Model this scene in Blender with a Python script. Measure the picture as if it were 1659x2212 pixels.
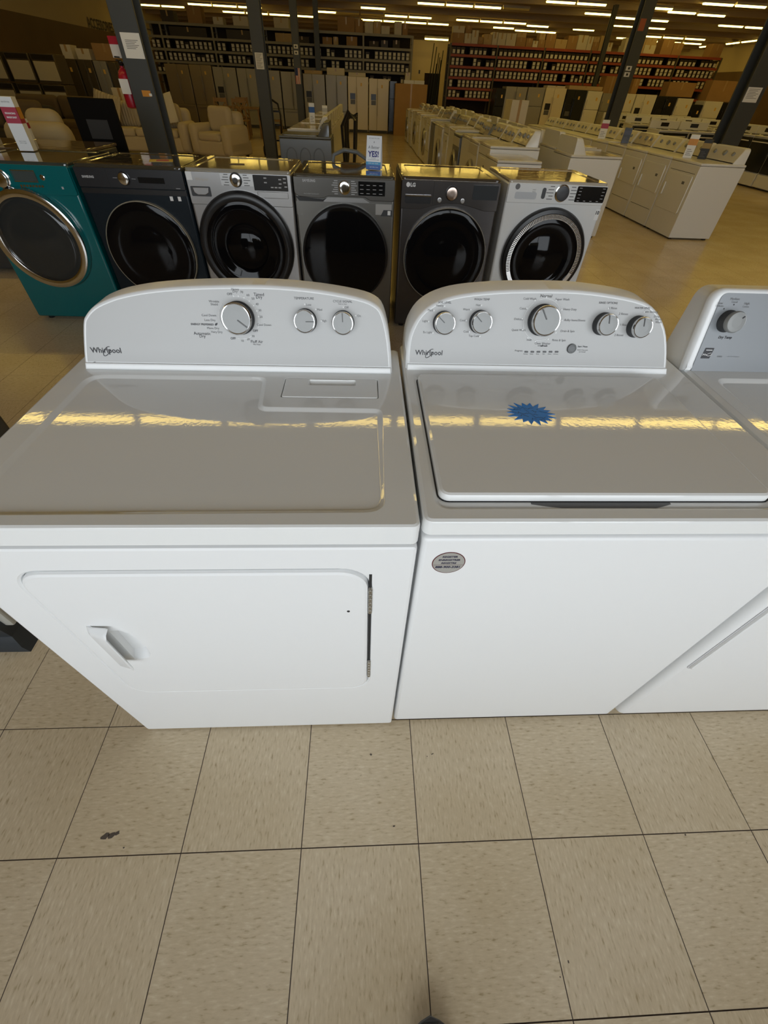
import bpy, bmesh, math, random
from mathutils import Matrix, Vector
random.seed(7)
for o in list(bpy.data.objects): bpy.data.objects.remove(o)
scene = bpy.context.scene
COL = scene.collection
PI = math.pi

# ------------------------------------------------------------------ camera, world, daylight, exposure
CAM = Vector((0.7716, -0.1133, 1.3732))
FPX = 883.298                                   # focal length in pixels of the 1659 x 2212 frame
pitch, roll, yaw = 0.8030, 0.0506, -0.0709
Rz = Matrix.Rotation(yaw, 3, 'Z')
fwd = Rz @ Vector((0, math.cos(pitch), -math.sin(pitch)))
rt0 = Vector((1, 0, 0)); up0 = Vector((0, math.sin(pitch), math.cos(pitch)))
right = Rz @ (math.cos(roll)*rt0 + math.sin(roll)*up0)
upv = Rz @ (-math.sin(roll)*rt0 + math.cos(roll)*up0)
cd = bpy.data.cameras.new('camera'); cam = bpy.data.objects.new('camera', cd); COL.objects.link(cam)
cd.sensor_fit = 'VERTICAL'; cd.sensor_height = 36.0; cd.lens = FPX/2212*36.0
cd.clip_start = 0.02; cd.clip_end = 200
m = Matrix.Identity(4)
for i in range(3):
    m[i][0] = right[i]; m[i][1] = upv[i]; m[i][2] = -fwd[i]; m[i][3] = CAM[i]
cam.matrix_world = m
scene.camera = cam

world = bpy.data.worlds.new('world'); scene.world = world; world.use_nodes = True
bg = world.node_tree.nodes['Background']; bg.inputs[0].default_value = (0.75, 0.85, 1.0, 1); bg.inputs[1].default_value = 1.2

def area_light(name, loc, size_x, size_y, power, color, rot):
    ld = bpy.data.lights.new(name, 'AREA'); ld.shape = 'RECTANGLE'; ld.size = size_x; ld.size_y = size_y
    ld.energy = power; ld.color = color
    o = bpy.data.objects.new(name, ld); COL.objects.link(o); o.location = loc; o.rotation_euler = rot
    return o
# daylight coming in through the shop windows behind the photographer
area_light('window_daylight', (1.2, -3.25, 1.85), 7.6, 2.5, 215, (0.965, 0.985, 1.0), (PI/2, 0, 0))

TUBE = 8.5                                    # emission strength of the fluorescent tubes
scene.view_settings.view_transform = 'Standard'
scene.view_settings.look = 'None'
scene.view_settings.gamma = 1.0
scene.view_settings.use_curve_mapping = False
scene.view_settings.exposure = 0.0

# ------------------------------------------------------------------ materials
MATS = {}
def mat(name, col, rough=0.5, metal=0.0, spec=0.5, bump=0, bscale=60, var=0, vscale=8, coat=0, emit=0):
    if name in MATS: return MATS[name]
    m = bpy.data.materials.new(name); m.use_nodes = True
    nt = m.node_tree; p = nt.nodes['Principled BSDF']
    p.inputs['Base Color'].default_value = (*col, 1); p.inputs['Roughness'].default_value = rough
    p.inputs['Metallic'].default_value = metal; p.inputs['Specular IOR Level'].default_value = spec
    if coat: p.inputs['Coat Weight'].default_value = coat; p.inputs['Coat Roughness'].default_value = 0.06
    if emit: p.inputs['Emission Color'].default_value = (*col, 1); p.inputs['Emission Strength'].default_value = emit
    if bump or var:
        tc = nt.nodes.new('ShaderNodeTexCoord')
    if bump:
        n = nt.nodes.new('ShaderNodeTexNoise'); n.inputs['Scale'].default_value = bscale; n.inputs['Detail'].default_value = 3
        b = nt.nodes.new('ShaderNodeBump'); b.inputs['Strength'].default_value = bump; b.inputs['Distance'].default_value = 0.01
        nt.links.new(tc.outputs['Object'], n.inputs['Vector']); nt.links.new(n.outputs['Fac'], b.inputs['Height'])
        nt.links.new(b.outputs['Normal'], p.inputs['Normal'])
    if var:
        n = nt.nodes.new('ShaderNodeTexNoise'); n.inputs['Scale'].default_value = vscale; n.inputs['Detail'].default_value = 4
        mx = nt.nodes.new('ShaderNodeMix'); mx.data_type = 'RGBA'
        mx.inputs['A'].default_value = (*[c*(1-var) for c in col], 1); mx.inputs['B'].default_value = (*[min(1, c*(1+var)) for c in col], 1)
        nt.links.new(tc.outputs['Object'], n.inputs['Vector']); nt.links.new(n.outputs['Fac'], mx.inputs['Factor'])
        nt.links.new(mx.outputs['Result'], p.inputs['Base Color'])
    MATS[name] = m
    return m

def tile_material(name, along_x):
    m = bpy.data.materials.new(name); m.use_nodes = True; nt = m.node_tree; N = nt.nodes; L = nt.links
    p = N['Principled BSDF']; p.inputs['Roughness'].default_value = 0.22; p.inputs['Specular IOR Level'].default_value = 0.5
    geo = N.new('ShaderNodeNewGeometry'); mp = N.new('ShaderNodeMapping')
    mp.inputs['Scale'].default_value = (45, 170, 1) if along_x else (170, 45, 1)
    L.new(geo.outputs['Position'], mp.inputs['Vector'])
    n1 = N.new('ShaderNodeTexNoise'); n1.inputs['Scale'].default_value = 1.0; n1.inputs['Detail'].default_value = 2.5
    L.new(mp.outputs['Vector'], n1.inputs['Vector'])
    r1 = N.new('ShaderNodeValToRGB'); e = r1.color_ramp.elements
    e[0].position = 0.26; e[0].color = (0.46, 0.36, 0.22, 1)
    e[1].position = 0.40; e[1].color = (0.661, 0.550, 0.385, 1)
    e2 = r1.color_ramp.elements.new(0.58); e2.color = (0.708, 0.594, 0.421, 1)
    e3 = r1.color_ramp.elements.new(0.72); e3.color = (0.777, 0.676, 0.504, 1)
    L.new(n1.outputs['Fac'], r1.inputs['Fac'])
    n2 = N.new('ShaderNodeTexNoise'); n2.inputs['Scale'].default_value = 2.2; n2.inputs['Detail'].default_value = 3
    L.new(geo.outputs['Position'], n2.inputs['Vector'])
    mx = N.new('ShaderNodeMix'); mx.data_type = 'RGBA'; mx.blend_type = 'MULTIPLY'
    r2 = N.new('ShaderNodeValToRGB'); r2.color_ramp.elements[0].color = (0.86, 0.83, 0.77, 1); r2.color_ramp.elements[1].color = (1, 1, 1, 1)
    r2.color_ramp.elements[0].position = 0.3; r2.color_ramp.elements[1].position = 0.7
    L.new(n2.outputs['Fac'], r2.inputs['Fac'])
    mx.inputs['Factor'].default_value = 1.0
    L.new(r1.outputs['Color'], mx.inputs['A']); L.new(r2.outputs['Color'], mx.inputs['B'])
    # sparse dark scuff specks
    n3 = N.new('ShaderNodeTexNoise'); n3.inputs['Scale'].default_value = 28; n3.inputs['Detail'].default_value = 2
    L.new(geo.outputs['Position'], n3.inputs['Vector'])
    r3 = N.new('ShaderNodeValToRGB'); r3.color_ramp.elements[0].position = 0.20; r3.color_ramp.elements[0].color = (0.45, 0.42, 0.38, 1)
    r3.color_ramp.elements[1].position = 0.25; r3.color_ramp.elements[1].color = (1, 1, 1, 1)
    L.new(n3.outputs['Fac'], r3.inputs['Fac'])
    mx2 = N.new('ShaderNodeMix'); mx2.data_type = 'RGBA'; mx2.blend_type = 'MULTIPLY'; mx2.inputs['Factor'].default_value = 1.0
    L.new(mx.outputs['Result'], mx2.inputs['A']); L.new(r3.outputs['Color'], mx2.inputs['B'])
    L.new(mx2.outputs['Result'], p.inputs['Base Color'])
    n4 = N.new('ShaderNodeTexNoise'); n4.inputs['Scale'].default_value = 9
    L.new(geo.outputs['Position'], n4.inputs['Vector'])
    b = N.new('ShaderNodeBump'); b.inputs['Strength'].default_value = 0.06; b.inputs['Distance'].default_value = 0.01
    L.new(n4.outputs['Fac'], b.inputs['Height']); L.new(b.outputs['Normal'], p.inputs['Normal'])
    return m

def thin_glass(name, tint=(1, 1, 1)):
    m = bpy.data.materials.new(name); m.use_nodes = True; nt = m.node_tree; N = nt.nodes
    for n in list(N): N.remove(n)
    out = N.new('ShaderNodeOutputMaterial'); mix = N.new('ShaderNodeMixShader'); fr = N.new('ShaderNodeFresnel')
    t = N.new('ShaderNodeBsdfTransparent'); g = N.new('ShaderNodeBsdfGlossy'); g.inputs['Roughness'].default_value = 0.02
    t.inputs['Color'].default_value = (*tint, 1)
    nt.links.new(fr.outputs[0], mix.inputs[0]); nt.links.new(t.outputs[0], mix.inputs[1]); nt.links.new(g.outputs[0], mix.inputs[2])
    nt.links.new(mix.outputs[0], out.inputs[0])
    MATS[name] = m
    return m

WHITE = mat('white enamel', (0.80, 0.81, 0.80), 0.035, bump=0.006, bscale=120)
WHITEF = mat('white painted steel front', (0.82, 0.83, 0.83), 0.32)
WPLAS = mat('white plastic', (0.82, 0.83, 0.83), 0.25)
FASCIA = mat('silver grey fascia', (0.44, 0.44, 0.432), 0.36, metal=0.0)
INK = mat('dark grey print', (0.045, 0.045, 0.05), 0.6)
INKL = mat('mid grey print', (0.14, 0.14, 0.14), 0.6)
PRINTW = mat('pale print', (0.72, 0.72, 0.71), 0.5)
CHROME = mat('chrome trim', (0.72, 0.72, 0.72), 0.12, metal=1.0)
KNOB = mat('brushed silver knob', (0.26, 0.265, 0.26), 0.36, metal=0.1)
DARK = mat('dark grey plastic', (0.035, 0.037, 0.04), 0.4)
BLACK = mat('black plastic', (0.012, 0.012, 0.013), 0.3)
GAP = mat('gap shade and seam black', (0.02, 0.02, 0.02), 0.8)  # black for seams and for shade painted into open gaps
GREYP = mat('grey plastic button', (0.075, 0.078, 0.078), 0.3)
STEEL = mat('stainless steel', (0.50, 0.49, 0.47), 0.30, metal=0.85)
ZINC = mat('zinc plated hinge', (0.45, 0.44, 0.41), 0.35, metal=0.9)
PAPER = mat('white paper', (0.82, 0.82, 0.80), 0.7)
CARD = mat('brown cardboard', (0.36, 0.21, 0.085), 0.8, var=0.15, vscale=3)
CARD2 = mat('pale cardboard', (0.50, 0.36, 0.19), 0.8, var=0.12, vscale=3)

# ------------------------------------------------------------------ mesh helpers
class B:
    def __init__(s): s.bm = bmesh.new(); s.mi = 0
    def _loop(s, pts): return [s.bm.verts.new(p) for p in pts]
    def face(s, vs, mi=None):
        try: f = s.bm.faces.new(vs)
        except ValueError: return None
        f.material_index = s.mi if mi is None else mi
        f.smooth = True
        return f
    def poly(s, pts, mi=None): return s.face(s._loop(pts), mi)
    def box(s, x0, x1, y0, y1, z0, z1, r=0, seg=2):
        t = bmesh.new(); bmesh.ops.create_cube(t, size=1)
        for v in t.verts: v.co = Vector((x0+(v.co.x+.5)*(x1-x0), y0+(v.co.y+.5)*(y1-y0), z0+(v.co.z+.5)*(z1-z0)))
        if r: bmesh.ops.bevel(t, geom=list(t.edges), offset=r, segments=seg, profile=0.5, affect='EDGES')
        s.merge(t); return s
    def merge(s, t):
        d = {}
        for v in t.verts: d[v] = s.bm.verts.new(v.co)
        for f in t.faces: s.face([d[v] for v in f.verts])
        t.free()
    def skin(s, loops, cap0=True, cap1=True, closed=True):
        L = [s._loop(l) for l in loops]
        for A, C in zip(L, L[1:]):
            n = len(A)
            for i in range(n if closed else n-1):
                j = (i+1) % n; s.face([A[i], A[j], C[j], C[i]])
        for c_, l_ in ((cap0, L[0][::-1]), (cap1, L[-1])):
            if c_:
                f = s.face(l_)
                if f: f.smooth = False
        return L
    def lathe(s, fr, ca, cb, prof, n=32, cap0=False, cap1=True, sx=1, sy=1):
        loops = [[fr(ca+sx*r*math.cos(2*PI*k/n), cb+sy*r*math.sin(2*PI*k/n), h) for k in range(n)] for r, h in prof]
        return s.skin(loops, cap0, cap1)
    def tube(s, path, r, n=8, caps=True):
        path = [Vector(p) for p in path]; loops = []
        ref = None
        for i, p in enumerate(path):
            t = (path[min(i+1, len(path)-1)] - path[max(i-1, 0)]).normalized()
            if ref is None: ref = Vector((0, 0, 1)) if abs(t.z) < .9 else Vector((1, 0, 0))
            u = t.cross(ref).normalized(); w = u.cross(t).normalized(); ref = w
            rr_ = r[i] if isinstance(r, (list, tuple)) else r
            loops.append([p + rr_*(math.cos(2*PI*k/n)*u + math.sin(2*PI*k/n)*w) for k in range(n)])
        s.skin(loops, caps, caps); return s
    def prism(s, fr, pts, d0, d1, bev=0):
        if bev:
            ins = inset(pts, bev); md = d1 - bev if d1 > d0 else d1 + bev
            ins2 = inset(pts, bev*.35); m2 = d1 - bev*.3
            s.skin([[fr(a, b, d0) for a, b in pts], [fr(a, b, md) for a, b in pts], [fr(a, b, m2) for a, b in ins2], [fr(a, b, d1) for a, b in ins]])
        else: s.skin([[fr(a, b, d0) for a, b in pts], [fr(a, b, d1) for a, b in pts]])
        return s
    def plate(s, fr, outer, d0, d1, bev, holes):
        """slab with outline outer, from depth d0 to d1; holes = lists of (outline, depth) loops, the last one capped"""
        loops = [outer, outer, inset(outer, bev*.3), inset(outer, bev)]; ds = [d0, d1-bev, d1-bev*.3, d1]
        L = s.skin([[fr(a, b, d) for a, b in l] for l, d in zip(loops, ds)], True, False)
        top = L[-1]; edges = []
        def le(vs): return [s.bm.edges.get((vs[i], vs[(i+1) % len(vs)])) or s.bm.edges.new((vs[i], vs[(i+1) % len(vs)])) for i in range(len(vs))]
        edges += le(top)
        for h in holes:
            H = s.skin([[fr(a, b, d) for a, b in l] for l, d in h], False, True)
            edges += le(H[0])
        r = bmesh.ops.triangle_fill(s.bm, use_beauty=True, use_dissolve=False, edges=edges)
        for g in r['geom']:
            if isinstance(g, bmesh.types.BMFace): g.material_index = s.mi; g.smooth = False
        return s
    def done(s, name, mats, parent=None, smooth=True, angle=38, wn=False, loc=None):
        bmesh.ops.recalc_face_normals(s.bm, faces=list(s.bm.faces))
        for f in s.bm.faces:
            n_ = f.normal
            if not smooth or max(abs(n_.x), abs(n_.y), abs(n_.z)) > .99995: f.smooth = False
        if smooth:
            ra = math.radians(angle)
            for e_ in s.bm.edges:
                if len(e_.link_faces) == 2 and e_.calc_face_angle(0) > ra: e_.smooth = False
        me = bpy.data.meshes.new(name); s.bm.to_mesh(me); s.bm.free()
        if not isinstance(mats, (list, tuple)): mats = [mats]
        for m_ in mats: me.materials.append(m_)
        o = bpy.data.objects.new(name, me); COL.objects.link(o)
        if parent is not None: o.parent = parent
        if loc: o.location = loc
        return o

def area2(p): return sum(p[i][0]*p[(i+1) % len(p)][1]-p[(i+1) % len(p)][0]*p[i][1] for i in range(len(p)))/2
def inset(p, d):
    n = len(p); sg = 1 if area2(p) > 0 else -1; out = []
    for i in range(n):
        a, b, c = p[i-1], p[i], p[(i+1) % n]
        e1 = Vector((b[0]-a[0], b[1]-a[1])); e2 = Vector((c[0]-b[0], c[1]-b[1]))
        if e1.length < 1e-9 or e2.length < 1e-9: out.append(b); continue
        e1.normalize(); e2.normalize()
        n1 = Vector((-e1.y, e1.x))*sg; n2 = Vector((-e2.y, e2.x))*sg
        k = n1 + n2; den = max(.25, 1 + n1.dot(n2))
        out.append((b[0]+d*k.x/den, b[1]+d*k.y/den))
    return out
def rr(x0, x1, y0, y1, r, n=6):
    if not isinstance(r, (list, tuple)): r = [r]*4
    out = []
    for (cx, cy, a0, q) in ((x1-r[0], y1-r[0], 0, r[0]), (x0+r[1], y1-r[1], 90, r[1]), (x0+r[2], y0+r[2], 180, r[2]), (x1-r[3], y0+r[3], 270, r[3])):
        for k in range(n+1):
            t = math.radians(a0+90*k/n); out.append((cx+q*math.cos(t), cy+q*math.sin(t)))
    return out
def round_poly(pts, r, n=4):
    out = []; N_ = len(pts)
    for i in range(N_):
        a, b, c = Vector(pts[i-1]), Vector(pts[i]), Vector(pts[(i+1) % N_])
        q = r[i] if isinstance(r, (list, tuple)) else r
        p0 = b+(a-b).normalized()*q; p1 = b+(c-b).normalized()*q
        for k in range(n+1):
            t = k/n; v = p0*(1-t)**2+b*2*t*(1-t)+p1*t*t; out.append((v.x, v.y))
    return out
def spline(pts, n=3):
    out = []; P = [Vector(p) for p in pts]
    for i in range(len(P)-1):
        p0 = P[max(i-1, 0)]; p1 = P[i]; p2 = P[i+1]; p3 = P[min(i+2, len(P)-1)]
        for k in range(n):
            t = k/n
            v = .5*((2*p1)+(-p0+p2)*t+(2*p0-5*p1+4*p2-p3)*t*t+(-p0+3*p1-3*p2+p3)*t**3); out.append(tuple(v))
    out.append(tuple(P[-1])); return out
def F_front(y=0.0):
    return lambda a, b, d: Vector((a, y-d, b))          # panel facing -y
def F_top(z=0.0):
    return lambda a, b, d: Vector((a, b, z+d))          # panel facing up
def F_right(x=0.0):
    return lambda a, b, d: Vector((x+d, a, b))          # panel facing +x
def F_left(x=0.0):
    return lambda a, b, d: Vector((x-d, -a, b))         # panel facing -x
def fascia_frame(o, s=0.3):
    h = math.hypot(1, s); nb = Vector((0, s/h, 1/h)); nn = Vector((0, -1/h, s/h)); o = Vector(o)
    return lambda a, b, d: o + Vector((a, 0, 0)) + b*nb + d*nn

def thing(name, label, cat, loc=(0, 0, 0), rz=0, group=None):
    o = bpy.data.objects.new(name, None); COL.objects.link(o); o.location = loc; o.rotation_euler = (0, 0, rz)
    o.empty_display_size = 0.1
    return tag(o, label, cat, group)
def tag(o, label, cat, group=None):
    o['label'] = label; o['category'] = cat
    if group: o['group'] = group
    return o
def struct(o): o['kind'] = 'structure'; return o
def copy_tree(o, loc=None, rz=None, label=None, parent=None):
    c = o.copy(); COL.objects.link(c)
    if parent is not None: c.parent = parent
    if loc is not None: c.location = loc
    if rz is not None: c.rotation_euler = (0, 0, rz)
    if label: c['label'] = label
    for ch in list(o.children): copy_tree(ch, parent=c)
    return c

def text_mesh(b, s, fr, a, bb, size, d=0.0004, bold=0.0, align='CENTER', width=None, shear=0, rot=0):
    cu = bpy.data.curves.new('t', 'FONT'); cu.body = s; cu.size = size; cu.align_x = align; cu.align_y = 'CENTER'
    cu.offset = bold; cu.resolution_u = 2; cu.shear = shear
    o = bpy.data.objects.new('t', cu); me = bpy.data.meshes.new_from_object(o)
    xs = [v.co.x for v in me.vertices]
    k = 1.0
    if width and xs: k = width/max(1e-6, max(xs)-min(xs))
    ys = [v.co.y for v in me.vertices]
    ym = (max(ys)+min(ys))/2 if ys else 0
    cr, sr = math.cos(rot), math.sin(rot)
    vs = []
    for v in me.vertices:
        x, y = v.co.x*k, (v.co.y-ym)*k
        vs.append(b.bm.verts.new(fr(a+cr*x-sr*y, bb+sr*x+cr*y, d)))
    for p in me.polygons: b.face([vs[i] for i in p.vertices])
    bpy.data.meshes.remove(me); bpy.data.objects.remove(o); bpy.data.curves.remove(cu)
def lettering(items, fr, mat_, parent, name='lettering', d=0.0004):
    for it in items:
        s, a, bb, size = it[:4]; kw = it[4] if len(it) > 4 else {}
        b = B(); text_mesh(b, s, fr, a, bb, size, d, **kw); o = b.done(name, mat_, parent, smooth=False)
    return o
def stroke(b, fr, pts, w, d=0.0004, closed=False):
    """flat printed line of width w along 2-D points"""
    P = [Vector(p) for p in pts]; n = len(P); Lv = []
    for i in range(n):
        if closed: t = P[(i+1) % n]-P[i-1]
        else: t = P[min(i+1, n-1)]-P[max(i-1, 0)]
        t.normalize(); q = Vector((-t.y, t.x))*w/2
        Lv.append((b.bm.verts.new(fr(*(P[i]+q), d)), b.bm.verts.new(fr(*(P[i]-q), d))))
    for i in range(n if closed else n-1):
        j = (i+1) % n; b.face([Lv[i][0], Lv[j][0], Lv[j][1], Lv[i][1]])
def arc(ca, cb, r, a0, a1, n=24): return [(ca+r*math.cos(math.radians(a0+(a1-a0)*k/n)), cb+r*math.sin(math.radians(a0+(a1-a0)*k/n))) for k in range(n+1)]

# ------------------------------------------------------------------ the setting
X0, X1, Y0, Y1, HC = -12.0, 24.0, -3.0, 45.0, 4.08
GROUT = mat('dark tile joint', (0.07, 0.05, 0.042), 0.9)
TILE = [tile_material('floor tile grain along x', True), tile_material('floor tile grain along y', False)]
b = B(); b.box(X0-.1, X1+.1, Y0-.1, Y1+.1, -0.12, -0.0012)
floor = struct(b.done('floor', GROUT, smooth=False))
T = 0.3048; GJ = 0.0012
def proj(p):
    v = Vector(p)-CAM; dz = v.dot(fwd)
    if dz < 0.05: return None
    return (829.5+FPX*v.dot(right)/dz, 1106-FPX*v.dot(upv)/dz)
BLOCK = [((0.12, 0.30, 0), (2.30, 0.97, 0.9)), ((-1.8, 3.34, 0), (2.43, 4.0, 0.95)), ((5.15, 6.67, 0), (5.75, 14, 0.84)), ((-1.0, .58, 0), (-.37, 1.06, .88))]
def blocked(p):
    d = Vector(p)-CAM
    for lo, hi in BLOCK:
        t0, t1 = 0.0, 0.98
        for k in range(3):
            if abs(d[k]) < 1e-9: continue
            a = (lo[k]-CAM[k])/d[k]; c = (hi[k]-CAM[k])/d[k]
            if a > c: a, c = c, a
            t0 = max(t0, a); t1 = min(t1, c)
        if t0 < t1: return True
    return False
cand = []
for i in range(-20, 40):
    for j in range(-3, 45):
        cs = [proj(((i+u)*T, (j+v)*T, 0)) for u, v in ((0, 0), (1, 0), (1, 1), (0, 1))]
        if any(c is None for c in cs): continue
        vis = 0
        for u in (.1, .5, .9):
            for v in (.1, .5, .9):
                q = ((i+u)*T, (j+v)*T, 0); c = proj(q)
                if c and 0 < c[0] < 1659 and 0 < c[1] < 2212 and not blocked(q): vis += 1
        if vis: cand.append((-abs(area2(cs))*vis, i, j))
cand.sort(); near = {(i, j) for _, i, j in cand[:300]}
tm = []
for k in (0, 1):
    bb = B(); bb.box(GJ, T-GJ, GJ, T-GJ, -0.0012, 0.0)
    o = bb.done('floor_tile', TILE[k], smooth=False); tm.append(o.data); bpy.data.objects.remove(o)
for _, i, j in cand[:300]:
    o = bpy.data.objects.new('floor_tile', tm[(i+j) % 2]); COL.objects.link(o); o.parent = floor; o.location = (i*T, j*T, 0)
bb = B()
for i in range(int(X0/T), int(X1/T)+1):
    for j in range(int(Y0/T), int(Y1/T)+1):
        if (i, j) in near: continue
        x, y = i*T, j*T; bb.mi = (i+j) % 2
        bb.poly([(x+GJ, y+GJ, 0), (x+T-GJ, y+GJ, 0), (x+T-GJ, y+T-GJ, 0), (x+GJ, y+T-GJ, 0)])
o = bb.done('floor_tiles_beyond', TILE, floor, smooth=False); o['kind'] = 'stuff'

SCUF = mat('brown scuff mark', (.10, .078, .06), .7)
rs = random.Random(5)
for sx, sy, r_, e_ in ((.101, .040, .007, 1.5), (.115, .043, .0065, 1.8), (.128, .046, .005, 1.5), (.157, .016, .002, 1.5), (.792, .210, .003, 1.2), (.852, .039, .002, 2), (.959, .201, .0017, 1), (.975, .207, .0016, 2.5), (1.239, -.221, .0026, .8), (1.212, -.243, .0014, 1), (1.64, -.004, .0022, 1.3)):
    bb = B(); bb.poly([(r_*e_*rs.uniform(.6, 1.2)*math.cos(2*PI*k/9), r_*rs.uniform(.6, 1.2)*math.sin(2*PI*k/9), 0) for k in range(9)]); o = bb.done('scuff_mark', SCUF, floor, smooth=False); o.location = (sx, sy, .0004); o.rotation_euler = (0, 0, .3)
BEIGE = mat('cream painted wall', (0.62, 0.52, 0.33), 0.7, var=0.06, vscale=.6)
BROWN = mat('dark brown wall panelling', (0.17, 0.105, 0.05), 0.6, var=0.25, vscale=.8)
CEIL = mat('brown steel roof deck', (0.42, 0.33, 0.20), 0.7, var=0.2, vscale=.5)
BEAM = mat('roof beam paint', (0.46, 0.36, 0.22), 0.6)
def wall(name, x0, x1, y0, y1, split, side):
    bb = B(); bb.box(x0, x1, y0, y1, 0, split); lo = struct(bb.done(name, BROWN, smooth=False))
    bb = B(); bb.box(x0, x1, y0, y1, split, HC); bb.done('upper_wall_band', BEIGE, lo, smooth=False)
    return lo
wl = wall('wall_left', X0-.15, X0, Y0, Y1, 2.83, 0)
wr = wall('wall_right', X1, X1+.15, Y0, Y1, 2.85, 0)
wb = wall('wall_back', X0-.15, X1+.15, Y1, Y1+.15, 2.6, 0)
bb = B(); text_mesh(bb, 'ACCESSORIES', lambda a, b_, d: Vector((X0+.03+d, a, b_)), 29.75, 3.0, 0.46, align='LEFT', bold=.01)
bb.done('sign_lettering', mat('dark wall letters', (.05, .035, .02), .6), wl, smooth=False)
bb = B(); bb.box(X0-.15, X1+.15, Y0-.15, Y1+.15, HC, HC+.15)
ceil = struct(bb.done('ceiling', CEIL, smooth=False))
k = 0
bb = B(); bb.box(X0, X1, -.09, .09, HC-.16, HC); bm0 = bb.done('roof_beam', BEAM, ceil, smooth=False); bm0.location = (0, -1.3, 0)
for k in range(1, 19):
    o = bm0.copy(); COL.objects.link(o); o.location = (0, -1.3+2.467*k, 0)
bb = B(); bb.box(X0, X1, -.012, .012, HC-.035, HC); rb0 = bb.done('deck_rib', BEAM, ceil, smooth=False); rb0.location = (0, 20.0, 0)
for k in range(1, 60):
    o = rb0.copy(); COL.objects.link(o); o.location = (0, 20.0+.41*k, 0)
# shop front behind the photographer: piers, sill, mullions and panes
ALU = mat('dark aluminium window frame', (0.08, 0.08, 0.085), 0.4, metal=.5)
bb = B(); bb.box(X0, -2.7, Y0-.2, Y0, 0, HC); bb.box(5.1, X1, Y0-.2, Y0, 0, HC); bb.box(-2.7, 5.1, Y0-.2, Y0, 3.15, HC); bb.box(-2.7, 5.1, Y0-.2, Y0, 0, .55)
struct(bb.done('wall_front', BEIGE, smooth=False))
PANE = thin_glass('window pane glass', (.97, .98, .98))
for k in range(3):
    xa = -2.7+k*2.6; xb = xa+2.6
    bb = B(); bb.box(xa, xa+.05, Y0-.14, Y0-.06, .55, 3.15); bb.box(xb-.05, xb, Y0-.14, Y0-.06, .55, 3.15); bb.box(xa+.05, xb-.05, Y0-.14, Y0-.06, 3.09, 3.15); bb.box(xa+.05, xb-.05, Y0-.14, Y0-.06, .55, .62)
    w = struct(bb.done('window_%d' % (k+1), ALU, smooth=False))
    bb = B(); bb.box(xa+.05, xb-.05, Y0-.104, Y0-.096, .62, 3.09); bb.done('pane', PANE, w, smooth=False)
# cream partition with a door beyond the racks
bb = B(); bb.box(2.9, 5.3, 31.0, 31.12, 0, 3.1); wp = struct(bb.done('wall_partition', BEIGE, smooth=False))
bb = B(); bb.box(3.62, 3.70, 30.985, 31.0, 1.95, 2.08); bb.done('switch_plate', DARK, wp, smooth=False)

# columns
COLM = mat('charcoal painted steel column', (0.060, 0.066, 0.068), 0.45)
def column(x, y, w, label, dp=.28):
    bb = B(); t = .03; h = w/2
    bb.box(-h, h, 0, t, 0, HC-.16, .004, 1); bb.box(-h, h, dp-t, dp, 0, HC-.16, .004, 1); bb.box(-.02, .02, t, dp-t, 0, HC-.16)
    o = bb.done('steel_column', COLM, loc=(x, y, 0)); return tag(o, label, 'column')
colA = column(-1.735, 6.65, .26, 'charcoal steel column with white paper notice and fire extinguisher', .26)
colB = column(-1.59, 13.8, .27, 'charcoal steel column behind the silver washer with a typed notice')
colC = column(-1.46, 20.3, .22, 'charcoal steel column carrying a small striped flag')
colD = column(-1.15, 25.6, .20, 'slim column standing against the grey shelving rack', .2)
colE = column(7.41, 14.7, .28, 'charcoal column with two small white plates, among white refrigerators', .3)
colF = column(7.40, 9.6, .33, 'rightmost charcoal column with a white paper taped to it', .33)
colG = column(10.55, 24.6, .17, 'thin dark column in front of the red rack', .17)
def sheet(name, x0, x1, z0, z1, y, mat_, parent_col, th=.002):
    bb = B(); bb.box(x0-parent_col.location.x, x1-parent_col.location.x, -th, -.0004, z0, z1); o = bb.done(name, mat_, smooth=False); o.location = parent_col.location; return o
o = sheet('paper_notice', -1.815, -1.615, 1.50, 1.685, 6.65, PAPER, colA); tag(o, 'white paper notice on the nearest left column', 'notice')
fr = F_front(-.0022)
lt = []
for k in range(5): lt.append(('MMMMMMMMMM', .02, 1.61-.013*k, .01, dict(width=.12)))
bb = B()
for k in range(6): bb.poly([fr(-.045, 1.63-.012*k, 0), fr(.09-.02*(k % 3), 1.63-.012*k, 0), fr(.09-.02*(k % 3), 1.634-.012*k, 0), fr(-.045, 1.634-.012*k, 0)])
bb.done('print_lines', INKL, o, smooth=False)
ORANGE = mat('orange sticker', (0.62, 0.27, 0.03), .5)
o = sheet('orange_sticker', -1.75, -1.655, 1.208, 1.258, 6.65, ORANGE, colA); tag(o, 'small orange sticker on the nearest left column', 'sticker')
bb = B(); bb.box(.06, .09, -.0028, -.002, 1.213, 1.235); bb.done('white_patch', PAPER, o, smooth=False)
o = sheet('typed_notice', -1.68, -1.50, 1.57, 1.825, 13.8, PAPER, colB); tag(o, 'white typed notice on the column behind the silver washer', 'notice')
bb = B()
for k in range(14): bb.poly([fr(-.07, 1.80-.016*k, 0), fr(.065-.015*(k % 4), 1.80-.016*k, 0), fr(.065-.015*(k % 4), 1.805-.016*k, 0), fr(-.07, 1.805-.016*k, 0)])
bb.done('print_lines', INKL, o, smooth=False)
for zc, l_ in ((2.215, 'upper'), (2.08, 'lower')):
    o = sheet('number_plate', -1.52, -1.39, zc-.045, zc+.045, 20.3, PAPER, colC); tag(o, '%s small white plate on the column with the flag' % l_, 'plate')
    bb = B(); bb.box(-.03, .03, -.004, -.002, zc-.02, zc+.02); bb.done('dark_mark', DARK, o, smooth=False)
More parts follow.
